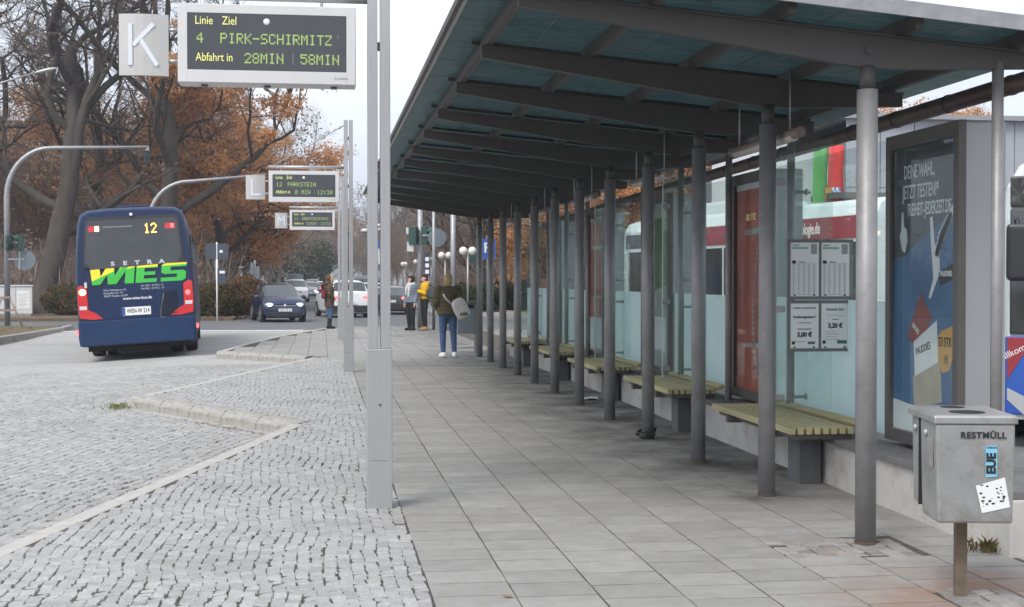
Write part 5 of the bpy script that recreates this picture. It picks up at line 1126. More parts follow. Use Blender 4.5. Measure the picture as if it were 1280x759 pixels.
# trestle beside it
t = empty('wooden_trestle', (-10.95, 49.6, -.1), R(12), 'weathered wooden A-frame trestle leaning round the left signal mast', 'trestle'); m_wood = mat('weathered_wood', (.30, .24, .19), .85, var=.2, vscale=5, stretch=(1, 1, .2))
for s in (-1, 1): MB().tube([(s * .55, -.1, 0), (s * .12, 0, 1.05)], .035, 6).tube([(s * .55, .25, 0), (s * .12, .1, 1.05)], .035, 6).build('leg', m_wood, t)
MB().b2((-.3, -.06, .55), (.3, -.02, .63)).build('cross_board', m_wood, t); MB().b2((-.18, -.05, 1.0), (.18, .15, 1.07)).build('top_board', m_wood, t)
# cabinet
t = empty('utility_cabinet', (-13.2, 61.8, -.05), R(6), 'pale grey utility cabinet with posters beside the left signal mast', 'cabinet')
MB().b2((-.68, -.25, .12), (.68, .25, 1.32)).build('cabinet_body', m_alu_w, t, bevel=.02); MB().b2((-.62, -.23, -.3), (.62, .23, .12)).build('plinth', m_conc, t); MB().b2((-.72, -.29, 1.32), (.72, .29, 1.38)).build('cabinet_roof', m_alu_w, t, bevel=.01)
MB().b2((-.006, -.256, .2), (.006, -.249, 1.28)).build('door_gap', m_dkframe, t); MB().b2((-.03 + .08, -.262, .35), (.58, -.254, 1.12)).build('posted_sheet', m_paper, t)
for q in range(8): MB().b2((.11, -.2645, .45 + .075 * q), (.11 + .3 + .1 * (q % 2), -.2625, .465 + .075 * q)).build('print', mat('grey_print', (.3, .31, .31), .6), t)
MB().b2((-.5, -.262, .7), (-.44, -.25, .85)).build('handle', m_dkframe, t)
# second mast behind the coach
t = empty('signal_mast', (-6.45, 53, -.1), 0, 'curved galvanised mast rising behind the coach, its arm pointing right above the road', 'traffic light', 'traffic signal masts')
arc = [(0, 0, 0), (0, 0, 3.9)] + [(1.5 * (1 - math.cos(a)), 0, 3.9 + 1.5 * math.sin(a)) for a in np.linspace(.2, math.pi / 2, 9)] + [(4.35, 0, 5.68)]
MB().tube(arc, [.09] * 2 + list(np.linspace(.085, .065, 9)) + [.045], 14).build('mast', m_galv, t)
signal_head(t, .12, .2, 2.8, 3, R(170), .9)
# street lamp arm top left
t = empty('street_lamp', (-15.3, 62, -.1), 0, 'tall street lamp whose arm reaches into the top left corner', 'street lamp')
MB().tube([(0, 0, 0), (0, 0, 8.6), (.35, 0, 9.6), (1.2, 0, 10.15), (3.0, 0, 10.75)], [.11, .07, .06, .05, .035], 12).build('mast', m_galv, t); MB().ell((3.35, 0, 10.82), (.5, .17, .08), 12, 8, rot=Matrix.Rotation(-.25, 3, 'Y')).build('lamp_head', m_alu_w, t)
# signs and lamps in front of the left hedge
t = empty('road_sign', (-4.0, 53.6, -.1), 0, 'tall road sign with a dark blue back on a white post left of the hedge', 'road sign'); MB().tube([(0, 0, 0), (0, 0, 3.1)], .035, 8).build('post', m_white, t)
MB().b2((-.42, -.03, 2.45), (.42, -.0, 3.05)).build('sign_panel', mat('sign_blue_back', (.055, .065, .085), .5), t); MB().b2((.1, -.04, 2.7), (.22, -.031, 2.8)).b2((.1, -.04, 1.9), (.3, -.031, 2.0)).build('sign_label', m_white, t); MB().b2((.02, -.03, 1.5), (.34, 0, 2.1)).build('sign_panel', mat('sign_blue_back', (.055, .065, .085), .5), t)
def post_lamp(label, x, y, h):
    t = empty('post_lamp', (x, y, -.1), 0, label, 'lamp post', 'low post lamps by the hedge'); MB().tube([(0, 0, 0), (0, 0, h)], [.05, .035], 8).build('post', m_galv, t); MB().tube([(0, 0, h), (0, 0, h + .12)], [.22, .10], 12).build('lamp_cap', m_dkframe, t)
post_lamp('low post lamp in front of the dark trees, above the hedge', -3.55, 62, 2.15)
t = empty('road_sign', (-3.15, 66, -.1), 0, 'slim signal post with small boxes at the hedge end', 'signal post'); MB().tube([(0, 0, 0), (0, 0, 2.6)], .04, 8).build('post', m_galv, t); MB().b2((-.2, -.1, 1.9), (-.05, .1, 2.5)).b2((.06, -.1, 1.7), (.22, .1, 2.3)).build('signal_box', m_signback, t)
t = empty('road_sign', (-4.95, 66, -.1), 0, 'thin white sign post standing among the hedge shrubs', 'sign post'); MB().tube([(0, 0, 0), (0, 0, 2.7)], .03, 8).build('post', m_white, t); MB().b2((-.1, -.02, 2.2), (.1, .02, 2.6)).build('sign_panel', m_signback, t)
# right: signal posts between the shelter and the posts
t = empty('signal_post', (3.1, 43.2, 0), 0, 'pair of galvanised posts with green traffic signals and a large round sign back', 'traffic light', 'traffic signal masts')
MB().tube([(0, 0, 0), (0, 0, 4.6)], .085, 14).build('post', m_galv, t)
MB().tube([(.36, -.9, 0), (.36, -.9, 4.6)], .05, 12).build('second_post', m_galv, t)
for (x, y, z, rz) in ((-.22, -.2, 2.95, 150), (.16, -.28, 2.95, 60)): signal_head(t, x, y, z, 2, R(rz), 1.0)
MB().tube([(.50, -.5, 2.88), (.50, -.46, 2.88)], .29, 30).build('round_sign_back', m_signback, t); MB().b2((.05, -.46, 2.92), (.62, -.42, 2.98)).build('sign_bracket', m_galv, t)
MB().b2((-.45, -.2, 3.0), (-.2, -.05, 3.2)).b2((-.42, -.2, 2.45), (-.22, -.05, 2.75)).build('control_box', m_alu_w, t)
sg = MB().b2((.13, -.14, 1.2), (.30, -.1, 2.4)).build('line_sign', mat('sign_navy', (.05, .06, .12), .5), t)
for q in range(5): MB().b2((.155, -.146, 1.35 + .2 * q), (.27, -.141, 1.47 + .2 * q)).build('print', m_whitetx, sg)
t = empty('lamp_mast', (5.0, 52.0, -.1), 0, 'tall plain grey lamp mast right of the women, with a short bracket', 'lamp mast'); MB().tube([(0, 0, 0), (0, 0, 4.9)], .105, 14).build('mast', m_galv, t); MB().tube([(0, 0, 4.86), (.55, 0, 4.92)], .05, 10).build('bracket', m_galv, t)
# twin globe lamps along the far footpath
GL = ['nearest twin globe lamp on the far footpath', 'second twin globe lamp on the far footpath', 'third twin globe lamp on the far footpath', 'fourth twin globe lamp on the far footpath', 'farthest twin globe lamp on the far footpath']
m_globe = mat('globe_glass', (.72, .71, .64), .25, var=.08, vscale=3)
for k, (x, y) in enumerate(((6.05, 56.5), (6.05, 67), (6.4, 80), (6.45, 92), (6.3, 105))):
    if k == 0:
        g0 = empty('globe_lamp', (x, y, 0), 0, GL[0], 'globe lamp', 'twin globe lamps on the far footpath'); MB().tube([(0, 0, 0), (0, 0, 2.75)], .05, 12).build('post', m_galv, g0)
        for s in (-1, 1):
            MB().tube([(0, 0, 2.6), (s * .15, 0, 2.66)], .02, 8).build('arm', m_galv, g0); MB().ell((s * .19, 0, 2.76), (.18, .18, .175), 16, 12).build('globe', m_globe, g0)
    else: g = copy_tree(g0); g.location = (x, y, 0); g['label'] = GL[k]; g.rotation_euler = (0, 0, .25 * k)
t = empty('blue_sign', (7.0, 57.5, 0), 0, 'blue square information sign on a post seen between the far columns', 'sign'); MB().tube([(0, 0, 0), (0, 0, 3.4)], .04, 8).build('post', m_galv, t); MB().b2((-.33, -.05, 2.45), (.33, -.03, 3.3)).build('sign_panel', mat('sign_blue', (.02, .10, .45), .4), t); text('P', .6, m_whitetx, t, (-.02, -.052, 2.9), bold=.01); MB().b2((-.75, -.1, 2.3), (-.35, .1, 2.95)).build('signal_box', m_green, t)
# far litter bin on the platform
t = empty('slim_bin', (3.10, 28.6, 0), 0, 'slim grey litter bin on a flat post at the far end of the canopy', 'litter bin')
MB().b2((-.27, -.14, .42), (.12, .14, 1.05)).build('bin_body', mat('bin_grey_blue', (.20, .235, .255), .5, .3, var=.08, vscale=3), t, bevel=.015); MB().b2((.10, -.05, 0), (.24, .05, 1.08)).build('bin_post', m_galv, t); MB().b2((-.29, -.16, 1.07), (.25, .16, 1.10)).build('bin_hood', m_dkframe, t); MB().b2((-.24, -.142, .95), (.08, -.138, 1.03)).build('bin_opening', m_dark, t)
# planter
t = empty('concrete_planter', (9.4, 72, 0), 0, 'pale planter with an orange top near the brick building', 'planter'); MB().b2((-.8, -.6, 0), (.8, .6, 1.0)).build('planter_body', m_conc, t, bevel=.04); MB().b2((-.82, -.62, 1.0), (.82, .62, 1.25)).build('planter_top', mat('orange_panel', (.55, .17, .05), .5), t)
# far street signs
for (x, y, lab) in ((4.6, 120, 'small blue and white street sign far down the road'), (6.0, 135, 'second small street sign far down the road by the brown trees')):
    t = empty('street_sign', (x, y, -.1), 0, lab, 'street sign', 'street signs far down the road'); MB().tube([(0, 0, 0), (0, 0, 5.0)], .06, 8).build('post', m_galv, t); MB().b2((-.45, -.05, 3.2), (.45, -.02, 5.0)).build('sign_panel', m_alu_w, t); MB().b2((-.45, -.06, 4.4), (.45, -.051, 5.0)).build('sign_band', mat('sign_blue', (.02, .10, .45), .4), t)
t = empty('globe_cluster_lamp', (3.55, 95, -.1), 0, 'white cluster lamp on a thin mast far behind the cars', 'street lamp'); MB().tube([(0, 0, 0), (0, 0, 5.0)], .05, 8).build('mast', m_galv, t)
for s, q in ((-1, 0), (1, .1), (-.3, .3), (.5, .35)): MB().ell((s * .55, 0, 5.05 + q), (.32, .3, .18), 10, 8).build('lamp_head', m_alu_w, t)
# left traffic island
isl = MB(); isl.prism([(-12.6, 47.5), (-8.9, 48.6), (-8.55, 46), (-8.7, 41), (-9.0, 36), (-9.8, 31), (-13, 29)], (0, 0, -.5), (1, 0, 0), (0, 1, 0), (0, 0, .5 - .02)); tag(isl.build('traffic_island', m_soil), kind='structure')
ip = [(-8.55, 48.4), (-8.45, 46), (-8.6, 41), (-8.9, 36), (-9.7, 31)]
for i in range(4):
    p, q = Vector((*ip[i], 0)), Vector((*ip[i + 1], 0)); d = q - p; n = max(1, round(d.length / 1.2)); a = math.atan2(d.y, d.x)
    for j in range(n):
        c = p + d * ((j + .5) / n); MB().box((0, 0, 0), (d.length / n - .012, .2, .4)).build('kerb_stone', m_conc, kerb, bevel=.03, loc=(c.x, c.y, -.2), rot=(0, 0, a))
leaf_litter('island_grass', 900, lambda r_: (r_.uniform(-12, -9), r_.uniform(34, 48), 0), m_grass, .07, 8)

# ================================================================== TREES
def tubes_np(groups, sides):
    """groups: list of (points (k,3), radii (k,)), all with the same k"""
    P_ = np.array([g[0] for g in groups]); Rr = np.array([g[1] for g in groups]); n, k, _ = P_.shape
    T = np.gradient(P_, axis=1); T /= np.linalg.norm(T, axis=2, keepdims=True) + 1e-9
    ref = np.where(np.abs(T[..., 2:3]) < .9, np.array([0, 0, 1.]), np.array([1., 0, 0])); U = np.cross(T, ref); U /= np.linalg.norm(U, axis=2, keepdims=True) + 1e-9; W_ = np.cross(T, U)
    a = np.arange(sides) * 2 * math.pi / sides
    V = P_[:, :, None] + Rr[:, :, None, None] * (np.cos(a)[None, None, :, None] * U[:, :, None] + np.sin(a)[None, None, :, None] * W_[:, :, None])
    base = (np.arange(n) * k * sides)[:, None, None]; i = np.arange(k - 1)[None, :, None] * sides; j = np.arange(sides)[None, None, :]; j2 = (j + 1) % sides
    F = np.stack([base + i + j, base + i + j2, base + i + sides + j2, base + i + sides + j], -1).reshape(-1, 4)
    return V.reshape(-1, 3), F
def grow(seed, H, r0, fork, nl, spread, lean=(0, 0), twist=.35, levels=4, lens=(.42, .5, .5, .5), nch=(7, 7, 7, 6), droop=.0, upright=.15):
    rg = np.random.default_rng(seed); levs = {i: [] for i in range(levels + 1)}; tips = []
    def branch(p, d, L, r, lev):
        k = (9, 8, 6, 4, 3, 3)[lev]; pts = [p]; st = L / (k - 1); dd = d.copy()
        for i in range(k - 1):
            dd = dd + rg.normal(0, twist * (0.5 if lev == 0 else 1) * (.75 if lev > 2 else 1), 3) * .55; dd[2] += (upright if lev < 3 else .04) - (droop if lev >= 2 else 0); dd /= np.linalg.norm(dd); pts.append(pts[-1] + dd * st)
        pts = np.array(pts); rad = r * np.linspace(1, .42 if lev < levels else .3, k)
        if lev == 0: rad[0] *= 1.35
        levs[lev].append((pts, rad))
        if lev >= levels - 1: tips.append(pts[-1]); tips.append(pts[k // 2])
        if lev == levels: return
        n = nl if lev == 0 else nch[lev - 1]
        for c in range(n):
            f = (fork + (1 - fork) * (c + rg.random()) / n) if lev == 0 else .22 + .78 * (c + rg.random()) / n
            x = min(f * (k - 1), k - 1.001); i = int(x); q = pts[i] + (pts[i + 1] - pts[i]) * (x - i); tan = pts[i + 1] - pts[i]; tan /= np.linalg.norm(tan)
            az = rg.uniform(0, 2 * math.pi) if lev else (c * 2.4 + rg.uniform(-.4, .4)); side = np.array([math.cos(az), math.sin(az), rg.uniform(-.2, .5)]); side -= tan * side.dot(tan) * .7; side /= np.linalg.norm(side)
            ang = rg.uniform(.55, 1.05) * spread; nd = tan * math.cos(ang) + side * math.sin(ang); nd /= np.linalg.norm(nd)
            LL = (H * lens[0] if lev == 0 else L * lens[min(lev, 3)]) * rg.uniform(.7, 1.2) * (1 - .35 * max(0, f - .5) if lev else 1)
            branch(q, nd, LL, max(rad[i] * (.52 if lev == 0 else .55), .006), lev + 1)
    branch(np.array([0, 0, -.3]), np.array([lean[0], lean[1], 1.0]) / math.sqrt(1 + lean[0] ** 2 + lean[1] ** 2), H * .62, r0, 0)
    return levs, np.array(tips)
def leaf_quads(C_, size, rg, sz=.35):
    n = len(C_); a = rg.normal(0, 1, (n, 3)); a /= np.linalg.norm(a, axis=1, keepdims=True); b = rg.normal(0, 1, (n, 3)); b -= a * (a * b).sum(1, keepdims=True); b /= np.linalg.norm(b, axis=1, keepdims=True)
    s = (size * rg.uniform(1 - sz, 1 + sz, n))[:, None]; V = np.stack([C_ - a * s, C_ - b * s * .55, C_ + a * s, C_ + b * s * .55], 1).reshape(-1, 3); F = np.arange(n * 4).reshape(-1, 4); return V, F
def tree_meshes(name, levs, tips, nleaf, lsize, leafm, barkm, twigm, seed, thick=2, clump=.55, zrange=None, xmin=None, sides=(10, 8, 5, 3, 3, 3), blend=1.0):
    rg = np.random.default_rng(seed); Vs, Fs, o = [], [], 0
    for lv in range(thick + 1):
        if levs.get(lv): V, F = tubes_np(levs[lv], sides[lv]); Vs.append(V); Fs.append(F + o); o += len(V)
    tm = np_mesh(name + '_trunk', np.concatenate(Vs), np.concatenate(Fs), [barkm], smooth=True)
    Vs, Fs, Ms, o = [], [], [], 0
    for lv in range(thick + 1, max(levs) + 1):
        if levs[lv]: V, F = tubes_np(levs[lv], sides[lv]); Vs.append(V); Fs.append(F + o); Ms.append(np.zeros(len(F), int)); o += len(V)
    if nleaf:
        key = np.sin(tips[:, 0] * 1.1 + seed) + np.sin(tips[:, 1] * 1.3 + 2 * seed) + np.sin(tips[:, 2] * 1.2); ok = key > np.quantile(key, 1 - clump)
        if zrange: ok &= (tips[:, 2] > zrange[0]) & (tips[:, 2] < zrange[1])
        if xmin is not None: ok &= tips[:, 0] > xmin + .8 * np.sin(tips[:, 2])
        T = tips[ok]; C_ = T[rg.integers(len(T), size=nleaf)] + rg.normal(0, .16, (nleaf, 3)) * np.array([1, 1, .8]) * blend
        V, F = leaf_quads(C_, lsize, rg); Vs.append(V); Fs.append(F + o); Ms.append(np.ones(len(F), int))
    cm_ = np_mesh(name + '_crown', np.concatenate(Vs), np.concatenate(Fs), [twigm, leafm], mi=np.concatenate(Ms))
    return tm, cm_
def plant(name, meshes, x, y, z, rz, s, label, group=None, cat='tree', sz=None):
    t = empty(name, (x, y, z), rz, label, cat, group); t.scale = (s, s, sz or s)
    mobj('trunk', meshes[0], t); mobj('crown', meshes[1], t); return t
G1 = 'old oaks behind the coach'
L1 = grow(21, 22, .62, .30, 9, 1.25, (.02, 0), twist=.5, levels=5, lens=(.42, .48, .5, .5), nch=(6, 6, 5, 4), upright=.10)
oakA = tree_meshes('oak', *L1, 900, .085, m_leafb, m_bark, m_twig, 1, clump=.3)
L2 = grow(34, 23, .55, .34, 9, 1.2, (.10, 0), twist=.5, levels=5, lens=(.42, .48, .5, .5), nch=(6, 6, 5, 4), upright=.08)
oakB = tree_meshes('oak', *L2, 11000, .09, m_leaf, m_bark, m_twig, 2, clump=.45, zrange=(2.0, 15), xmin=1.2)
L3 = grow(57, 20, .30, .38, 9, 1.0, (0, .02), twist=.35, levels=5, lens=(.36, .46, .48, .5), nch=(6, 6, 6, 4), upright=.14)
oakC = tree_meshes('oak', *L3, 900, .085, m_leafb, m_bark, m_twig, 3, clump=.3)
plant('oak_tree', oakA, -12.9, 66, -.1, 0.3, 1.0, 'massive bare oak with a thick trunk at the left edge behind the signal mast', G1)
plant('oak_tree', oakC, -11.6, 73, -.1, 1.2, 1.1, 'slimmer straight bare oak just right of the massive left oak', G1)
plant('oak_tree', oakB, -8.0, 69, -.1, 0.0, 1.0, 'big oak with rusty orange leaves behind the coach', G1)
plant('oak_tree', oakA, -17.2, 75, -.1, 2.4, 1.05, 'bare oak partly cut by the left edge of the picture', G1)
Lo = grow(77, 17, .34, .16, 11, 1.35, (0, 0), twist=.35, levels=5, lens=(.42, .5, .5, .5), nch=(7, 7, 6, 3), droop=.05, upright=.05)
oakD = tree_meshes('oak', *Lo, 42000, .10, m_leaf, m_bark, m_twig, 5, clump=.62, blend=1.6)
plant('oak_tree', oakD, -4.9, 75, -.1, .6, .95, 'oak full of orange autumn leaves, above the hedge and left of the second sign', G1)
plant('oak_tree', oakD, -7.0, 86, -.1, 3.4, .78, 'lower orange-leaved oak seen just right of the coach roof', G1)
# background wood: three slim kinds reused
G2 = 'brown wood behind the street'
bgs = []
for q, (sd_, nlf, cl, lf) in enumerate(((101, 1500, .4, m_leafb), (102, 700, .4, m_leafb), (103, 3200, .5, m_leafb), (104, 5000, .5, m_leafr))):
    Lb = grow(sd_, 15, .20, .18, 11, 1.0, (0, 0), twist=.3, levels=5, lens=(.34, .5, .5, .5), nch=(7, 6, 5, 3), upright=.16)
    bgs.append(tree_meshes('wood_tree', *Lb, nlf, .12, lf, m_fartwig, m_fartwig, 10 + q, thick=1, clump=cl, blend=2.5, sides=(7, 5, 3, 3, 3, 3)))
rb = random.Random(12); n_ = 0
kind_lab = ['slender bare brown tree in the wood', 'thin leafless tree in the wood', 'brown-leaved tree in the wood', 'russet-tinged tree in the wood']
spots = []
for y, xs in ((88, np.arange(-25, -5.0, 2.3)), (98, np.arange(-27, -5, 2.6)), (112, np.arange(-29, -4.5, 2.8)), (130, np.arange(-30, -4, 3.2)), (150, np.arange(-28, -4, 3.6))):
    for x in xs: spots.append((x + rb.uniform(-.9, .9), y + rb.uniform(-4, 4), 'left of the street'))
for y in (90, 104, 120, 140, 165): spots.append((-4.6 + rb.uniform(-.5, .4), y, 'at the left verge of the street'))
for y, xs in ((74, np.arange(10.8, 24, 2.6)), (86, np.arange(7.8, 25, 2.4)), (100, np.arange(7.2, 26, 2.7)), (118, np.arange(6.5, 27, 3.0)), (140, np.arange(6.2, 27, 3.4)), (165, np.arange(3.5, 27, 3.4))):
    for x in xs: spots.append((x + rb.uniform(-.8, .8), y + rb.uniform(-4, 4), 'right of the street'))
for y in (200, 215, 235):
    for x in np.arange(-14, 22, 3.0): spots.append((x + rb.uniform(-1, 1), y + rb.uniform(-5, 5), 'closing the far end of the street'))
for (x, y, w) in spots:
    q = rb.choice([0, 0, 1, 2, 2, 3] if x < 0 else [0, 0, 1, 2]); plant('wood_tree', bgs[q], x, y, -.1, rb.uniform(0, 6.28), rb.uniform(.75, 1.1) * (.85 if y > 190 else (.56 if (x > 0 and y < 130) else 1.0)), kind_lab[q] + ' ' + w, kind_lab[q] + ' ' + w, sz=None)
# stout dark trunks right of the street
for i, (x, y, s, lab) in enumerate(((7.5, 66, .44, 'stout bare oak behind the twin globe lamps'), (8.7, 69, .44, 'stout bare oak just left of the brick building'), (7.4, 78, .46, 'stout bare oak above the second globe lamp'))): plant('oak_tree', (oakC, oakA, oakC)[i], x, y, -.1, 1.3 * i + .4, s, lab, 'stout trees by the footpath')
# autumn trees seen through the glass at the right
for i, (x, y, s, lab) in enumerate(((13.5, 52, .62, 'golden-leaved tree beyond the grey building, seen through the screen'), (17.5, 58, .7, 'golden-leaved tree behind the flag banner'), (10.8, 58, .55, 'golden-leaved tree beyond the parked bus'), (30.0, 66, .75, 'golden-leaved tree over the roof of the grey building'), (24.5, 62, .72, 'golden-leaved tree behind the roof of the panelled building'))): plant('oak_tree', oakD, x, y, -.1, i * 1.1, s, lab, 'golden trees beyond the bus lane')
# understorey: scrub as one mass
def scrub(name, n, fx, size, m, seed, twigs=0):
    rg = np.random.default_rng(seed); C_ = np.array([fx(rg) for _ in range(n)]); V, F = leaf_quads(C_, size, rg); Vs, Fs, Ms = [V], [F], [np.zeros(len(F), int)]
    if twigs:
        gr_ = []
        for _ in range(twigs):
            p = np.array(fx(rg)); p[2] = max(p[2] * .4, 0); d = np.array([rg.normal(0, .25), rg.normal(0, .25), 1]); L = rg.uniform(1, 3.2); pts = np.array([p, p + d * L * .5 + rg.normal(0, .1, 3), p + d * L + rg.normal(0, .3, 3)]); gr_.append((pts, np.array([.03, .02, .008]) * rg.uniform(.5, 1.6)))
        V2, F2 = tubes_np(gr_, 3); Vs.append(V2); Fs.append(F2 + len(V)); Ms.append(np.ones(len(F2), int))
    return mobj(name, np_mesh(name, np.concatenate(Vs), np.concatenate(Fs), [m, m_fartwig], mi=np.concatenate(Ms)))
def fsl(rg): x = rg.uniform(-26, -4.2); return (x, rg.uniform(66, 90), abs(rg.normal(0, 1.1)) * (1 + .4 * math.sin(x * 1.7)))
tag(scrub('undergrowth', 26000, fsl, .13, m_leafb, 31, 5000), kind='stuff')
def fsr(rg): x = rg.uniform(7.0, 26); return (x, rg.uniform(72, 95), abs(rg.normal(0, .9)))
tag(scrub('undergrowth', 12000, fsr, .13, m_leafb, 32, 3000), kind='stuff')
# hedge shrubs on the left, each its own
HL = [(-16.5, 63.5, 1.6, 1.2, m_hedge), (-14.8, 64.5, 1.5, 1.2, m_hedge), (-10.9, 63, 1.5, 1.25, m_hedge), (-9.4, 62.5, 1.4, 1.2, m_hedge), (-5.1, 59.5, 1.1, 1.15, m_hedge), (-4.35, 58.8, .9, 1.3, m_hedge), (-3.75, 59.5, .8, 1.35, m_hedger), (-3.35, 61.5, .8, 1.5, m_hedger), (-3.6, 64.5, .9, 1.55, m_hedger), (-3.7, 68, 1.0, 1.5, m_hedger), (-3.9, 72, 1.1, 1.5, m_hedger)]
HN = ['dark green shrub at the far left edge', 'green shrub behind the utility cabinet', 'green shrub right of the utility cabinet', 'green shrub beside the left flank of the coach', 'mixed green shrub beside the right flank of the coach', 'green hedge shrub at the foot of the tall road sign', 'russet hedge shrub left of the dark blue car', 'tall russet hedge shrub behind the dark blue car', 'russet hedge shrub beyond the dark blue car', 'russet hedge shrub by the silver estate', 'farthest russet hedge shrub along the street']
for i, (x, y, r, h, m) in enumerate(HL):
    rg = np.random.default_rng(200 + i); n = 5200; u = rg.normal(0, 1, (n, 3)); u /= np.linalg.norm(u, axis=1, keepdims=True); rad = rg.uniform(.45, 1, n) ** .5; lump = 1 + .22 * np.sin(u[:, 0] * 6 + i) * np.sin(u[:, 1] * 5) * np.cos(u[:, 2] * 5 + i)
    C_ = u * rad[:, None] * lump[:, None] * np.array([r, r * .8, h * .62]) + np.array([0, 0, h * .55]); C_ = C_[C_[:, 2] > 0]
    V, F = leaf_quads(C_, .062, rg); t = empty('hedge_shrub', (x, y, -.05), 0, HN[i], 'shrub', 'hedge shrubs along the street'); mobj('foliage', np_mesh('foliage', V, F, [m]), t)
    gr_ = []
    for q in range(26):
        a = rg.uniform(0, 6.28); e = np.array([math.cos(a) * r * .8, math.sin(a) * r * .6, h * rg.uniform(.6, 1.05)]); gr_.append((np.array([[0, 0, -.1], e * .5 + np.array([0, 0, .1]), e]), np.array([.03, .02, .008])))
    V, F = tubes_np(gr_, 4); mobj('stems', np_mesh('stems', V, F, [m_twig]), t)
for i, (x, y, r, h, lab) in enumerate(((7.4, 66, 1.3, 1.3, 'dark evergreen bush under the globe lamps'), (8.7, 70, 1.2, 1.5, 'dark evergreen bush left of the planter'), (10.6, 70.5, 1.3, 1.6, 'dark evergreen bush in front of the brick building'), (-2.9, 170, 5, 6.0, 'round evergreen bush far down the street on the left'))):
    rg = np.random.default_rng(300 + i); n = 5000; u = rg.normal(0, 1, (n, 3)); u /= np.linalg.norm(u, axis=1, keepdims=True); C_ = u * (rg.uniform(.4, 1, n) ** .5 * (1 + .2 * np.sin(u[:, 0] * 6 + u[:, 2] * 5)))[:, None] * np.array([r, r, h * .6]) + np.array([0, 0, h * .5]); C_ = C_[C_[:, 2] > 0]
    V, F = leaf_quads(C_, .07 if i < 3 else .22, rg); t = empty('evergreen_bush', (x, y, -.05), 0, lab, 'bush', 'evergreen bushes'); mobj('foliage', np_mesh('foliage', V, F, [m_ever]), t)
    gr_ = [(np.array([[0, 0, -.1], [math.cos(a) * r * .3, math.sin(a) * r * .3, h * .4], [math.cos(a) * r * .7, math.sin(a) * r * .7, h * .9]]), np.array([.05, .03, .01])) for a in np.linspace(0, 6, 12)]; V, F = tubes_np(gr_, 4); mobj('stems', np_mesh('stems', V, F, [m_twig]), t)
# far hills
hx = np.linspace(-1400, 1400, 61); V = []; F = []
for i, x in enumerate(hx):
    z = 30 + 26 * math.sin(x * .004 + 1.3) + 9 * math.sin(x * .017) + 4 * math.sin(x * .05); V += [(x, 1300, -5), (x, 1500, z), (x, 1800, z * .9)]
for i in range(60):
    for j in range(2): a = i * 3 + j; F.append((a, a + 3, a + 4, a + 1))
tag(mobj('hills', np_mesh('hills', V, F, [mat('far_hill_forest', (.06, .07, .06), .95, var=.3, vscale=.02)], smooth=True)), kind='structure')
# ================================================================== BUILDINGS AND BUSES BEYOND THE SCREEN
# brick building at the end
m_brick = mat('red_brick_wall', (.23, .085, .058), .9, var=.16, vscale=1.2, dirt=(.15, .06, .045), dirt_amt=.5, dscale=.4)
nt = m_brick.node_tree; n = nt.nodes; l = nt.links; bs = n['Principled BSDF']; src = bs.inputs['Base Color'].links[0].from_socket
br = n.new('ShaderNodeTexBrick'); br.inputs['Scale'].default_value = 1.0; br.inputs['Brick Width'].default_value = .25; br.inputs['Row Height'].default_value = .08; br.inputs['Mortar Size'].default_value = .008; br.inputs['Color1'].default_value = (1, 1, 1, 1); br.inputs['Color2'].default_value = (.8, .8, .8, 1); br.inputs['Mortar'].default_value = (1.3, 1.5, 1.5, 1)
tc = n.new('ShaderNodeTexCoord'); sp_ = n.new('ShaderNodeSeparateXYZ'); cb = n.new('ShaderNodeCombineXYZ'); ad = n.new('ShaderNodeMath'); l.new(tc.outputs['Object'], sp_.inputs[0]); l.new(sp_.outputs['X'], ad.inputs[0]); l.new(sp_.outputs['Y'], ad.inputs[1]); l.new(ad.outputs[0], cb.inputs['X']); l.new(sp_.outputs['Z'], cb.inputs['Y']); l.new(cb.outputs[0], br.inputs['Vector'])
mu = n.new('ShaderNodeMixRGB'); mu.blend_type = 'MULTIPLY'; mu.inputs[0].default_value = 1; l.new(src, mu.inputs[1]); l.new(br.outputs['Color'], mu.inputs[2]); l.new(mu.outputs[0], bs.inputs['Base Color'])
t = empty('brick_building', (10.4, 74, -.1), R(-4), 'red brick building with tall windows at the far end of the canopy', 'building')
MB().b2((0, 0, 0), (9, 10, 8.2)).build('wall', m_brick, t); MB().b2((-.3, -.3, 8.2), (9.3, 10.3, 8.5)).build('roof', m_dkframe, t, bevel=.03)
wme = None
for i in range(5):
    for j in range(2):
        w = MB().b2((.9 + i * 1.65, -.05, 1.1 + j * 3.4), (1.9 + i * 1.65, .02, 3.4 + j * 3.4)).build('window', m_alu_w, t); MB().b2((.98 + i * 1.65, -.065, 1.2 + j * 3.4), (1.37 + i * 1.65, -.052, 3.3 + j * 3.4)).b2((1.43 + i * 1.65, -.065, 1.2 + j * 3.4), (1.82 + i * 1.65, -.052, 3.3 + j * 3.4)).build('pane', m_busglass, w)
# second brick block, visible under the gutter
t = empty('brick_building', (17.0, 62, -.1), R(6), 'lower red brick house behind the parked red and white bus', 'building')
MB().b2((-5.5, 0, 0), (2, 8, 6.2)).build('wall', m_brick, t); MB().prism([(-5.9, 6.2), (2.4, 6.2), (-1.75, 9.0)], (0, -.3, 0), (1, 0, 0), (0, 0, 1), (0, 8.6, 0)).build('roof', mat('red_roof_tile', (.25, .09, .06), .85, var=.2, vscale=3), t)
for i in range(4): w = MB().b2((-4.9 + i * 1.7, -.05, 3.6), (-3.9 + i * 1.7, .02, 5.2)).build('window', m_alu_w, t); MB().b2((-4.8 + i * 1.7, -.06, 3.7), (-4.0 + i * 1.7, -.052, 5.1)).build('pane', m_busglass, w)
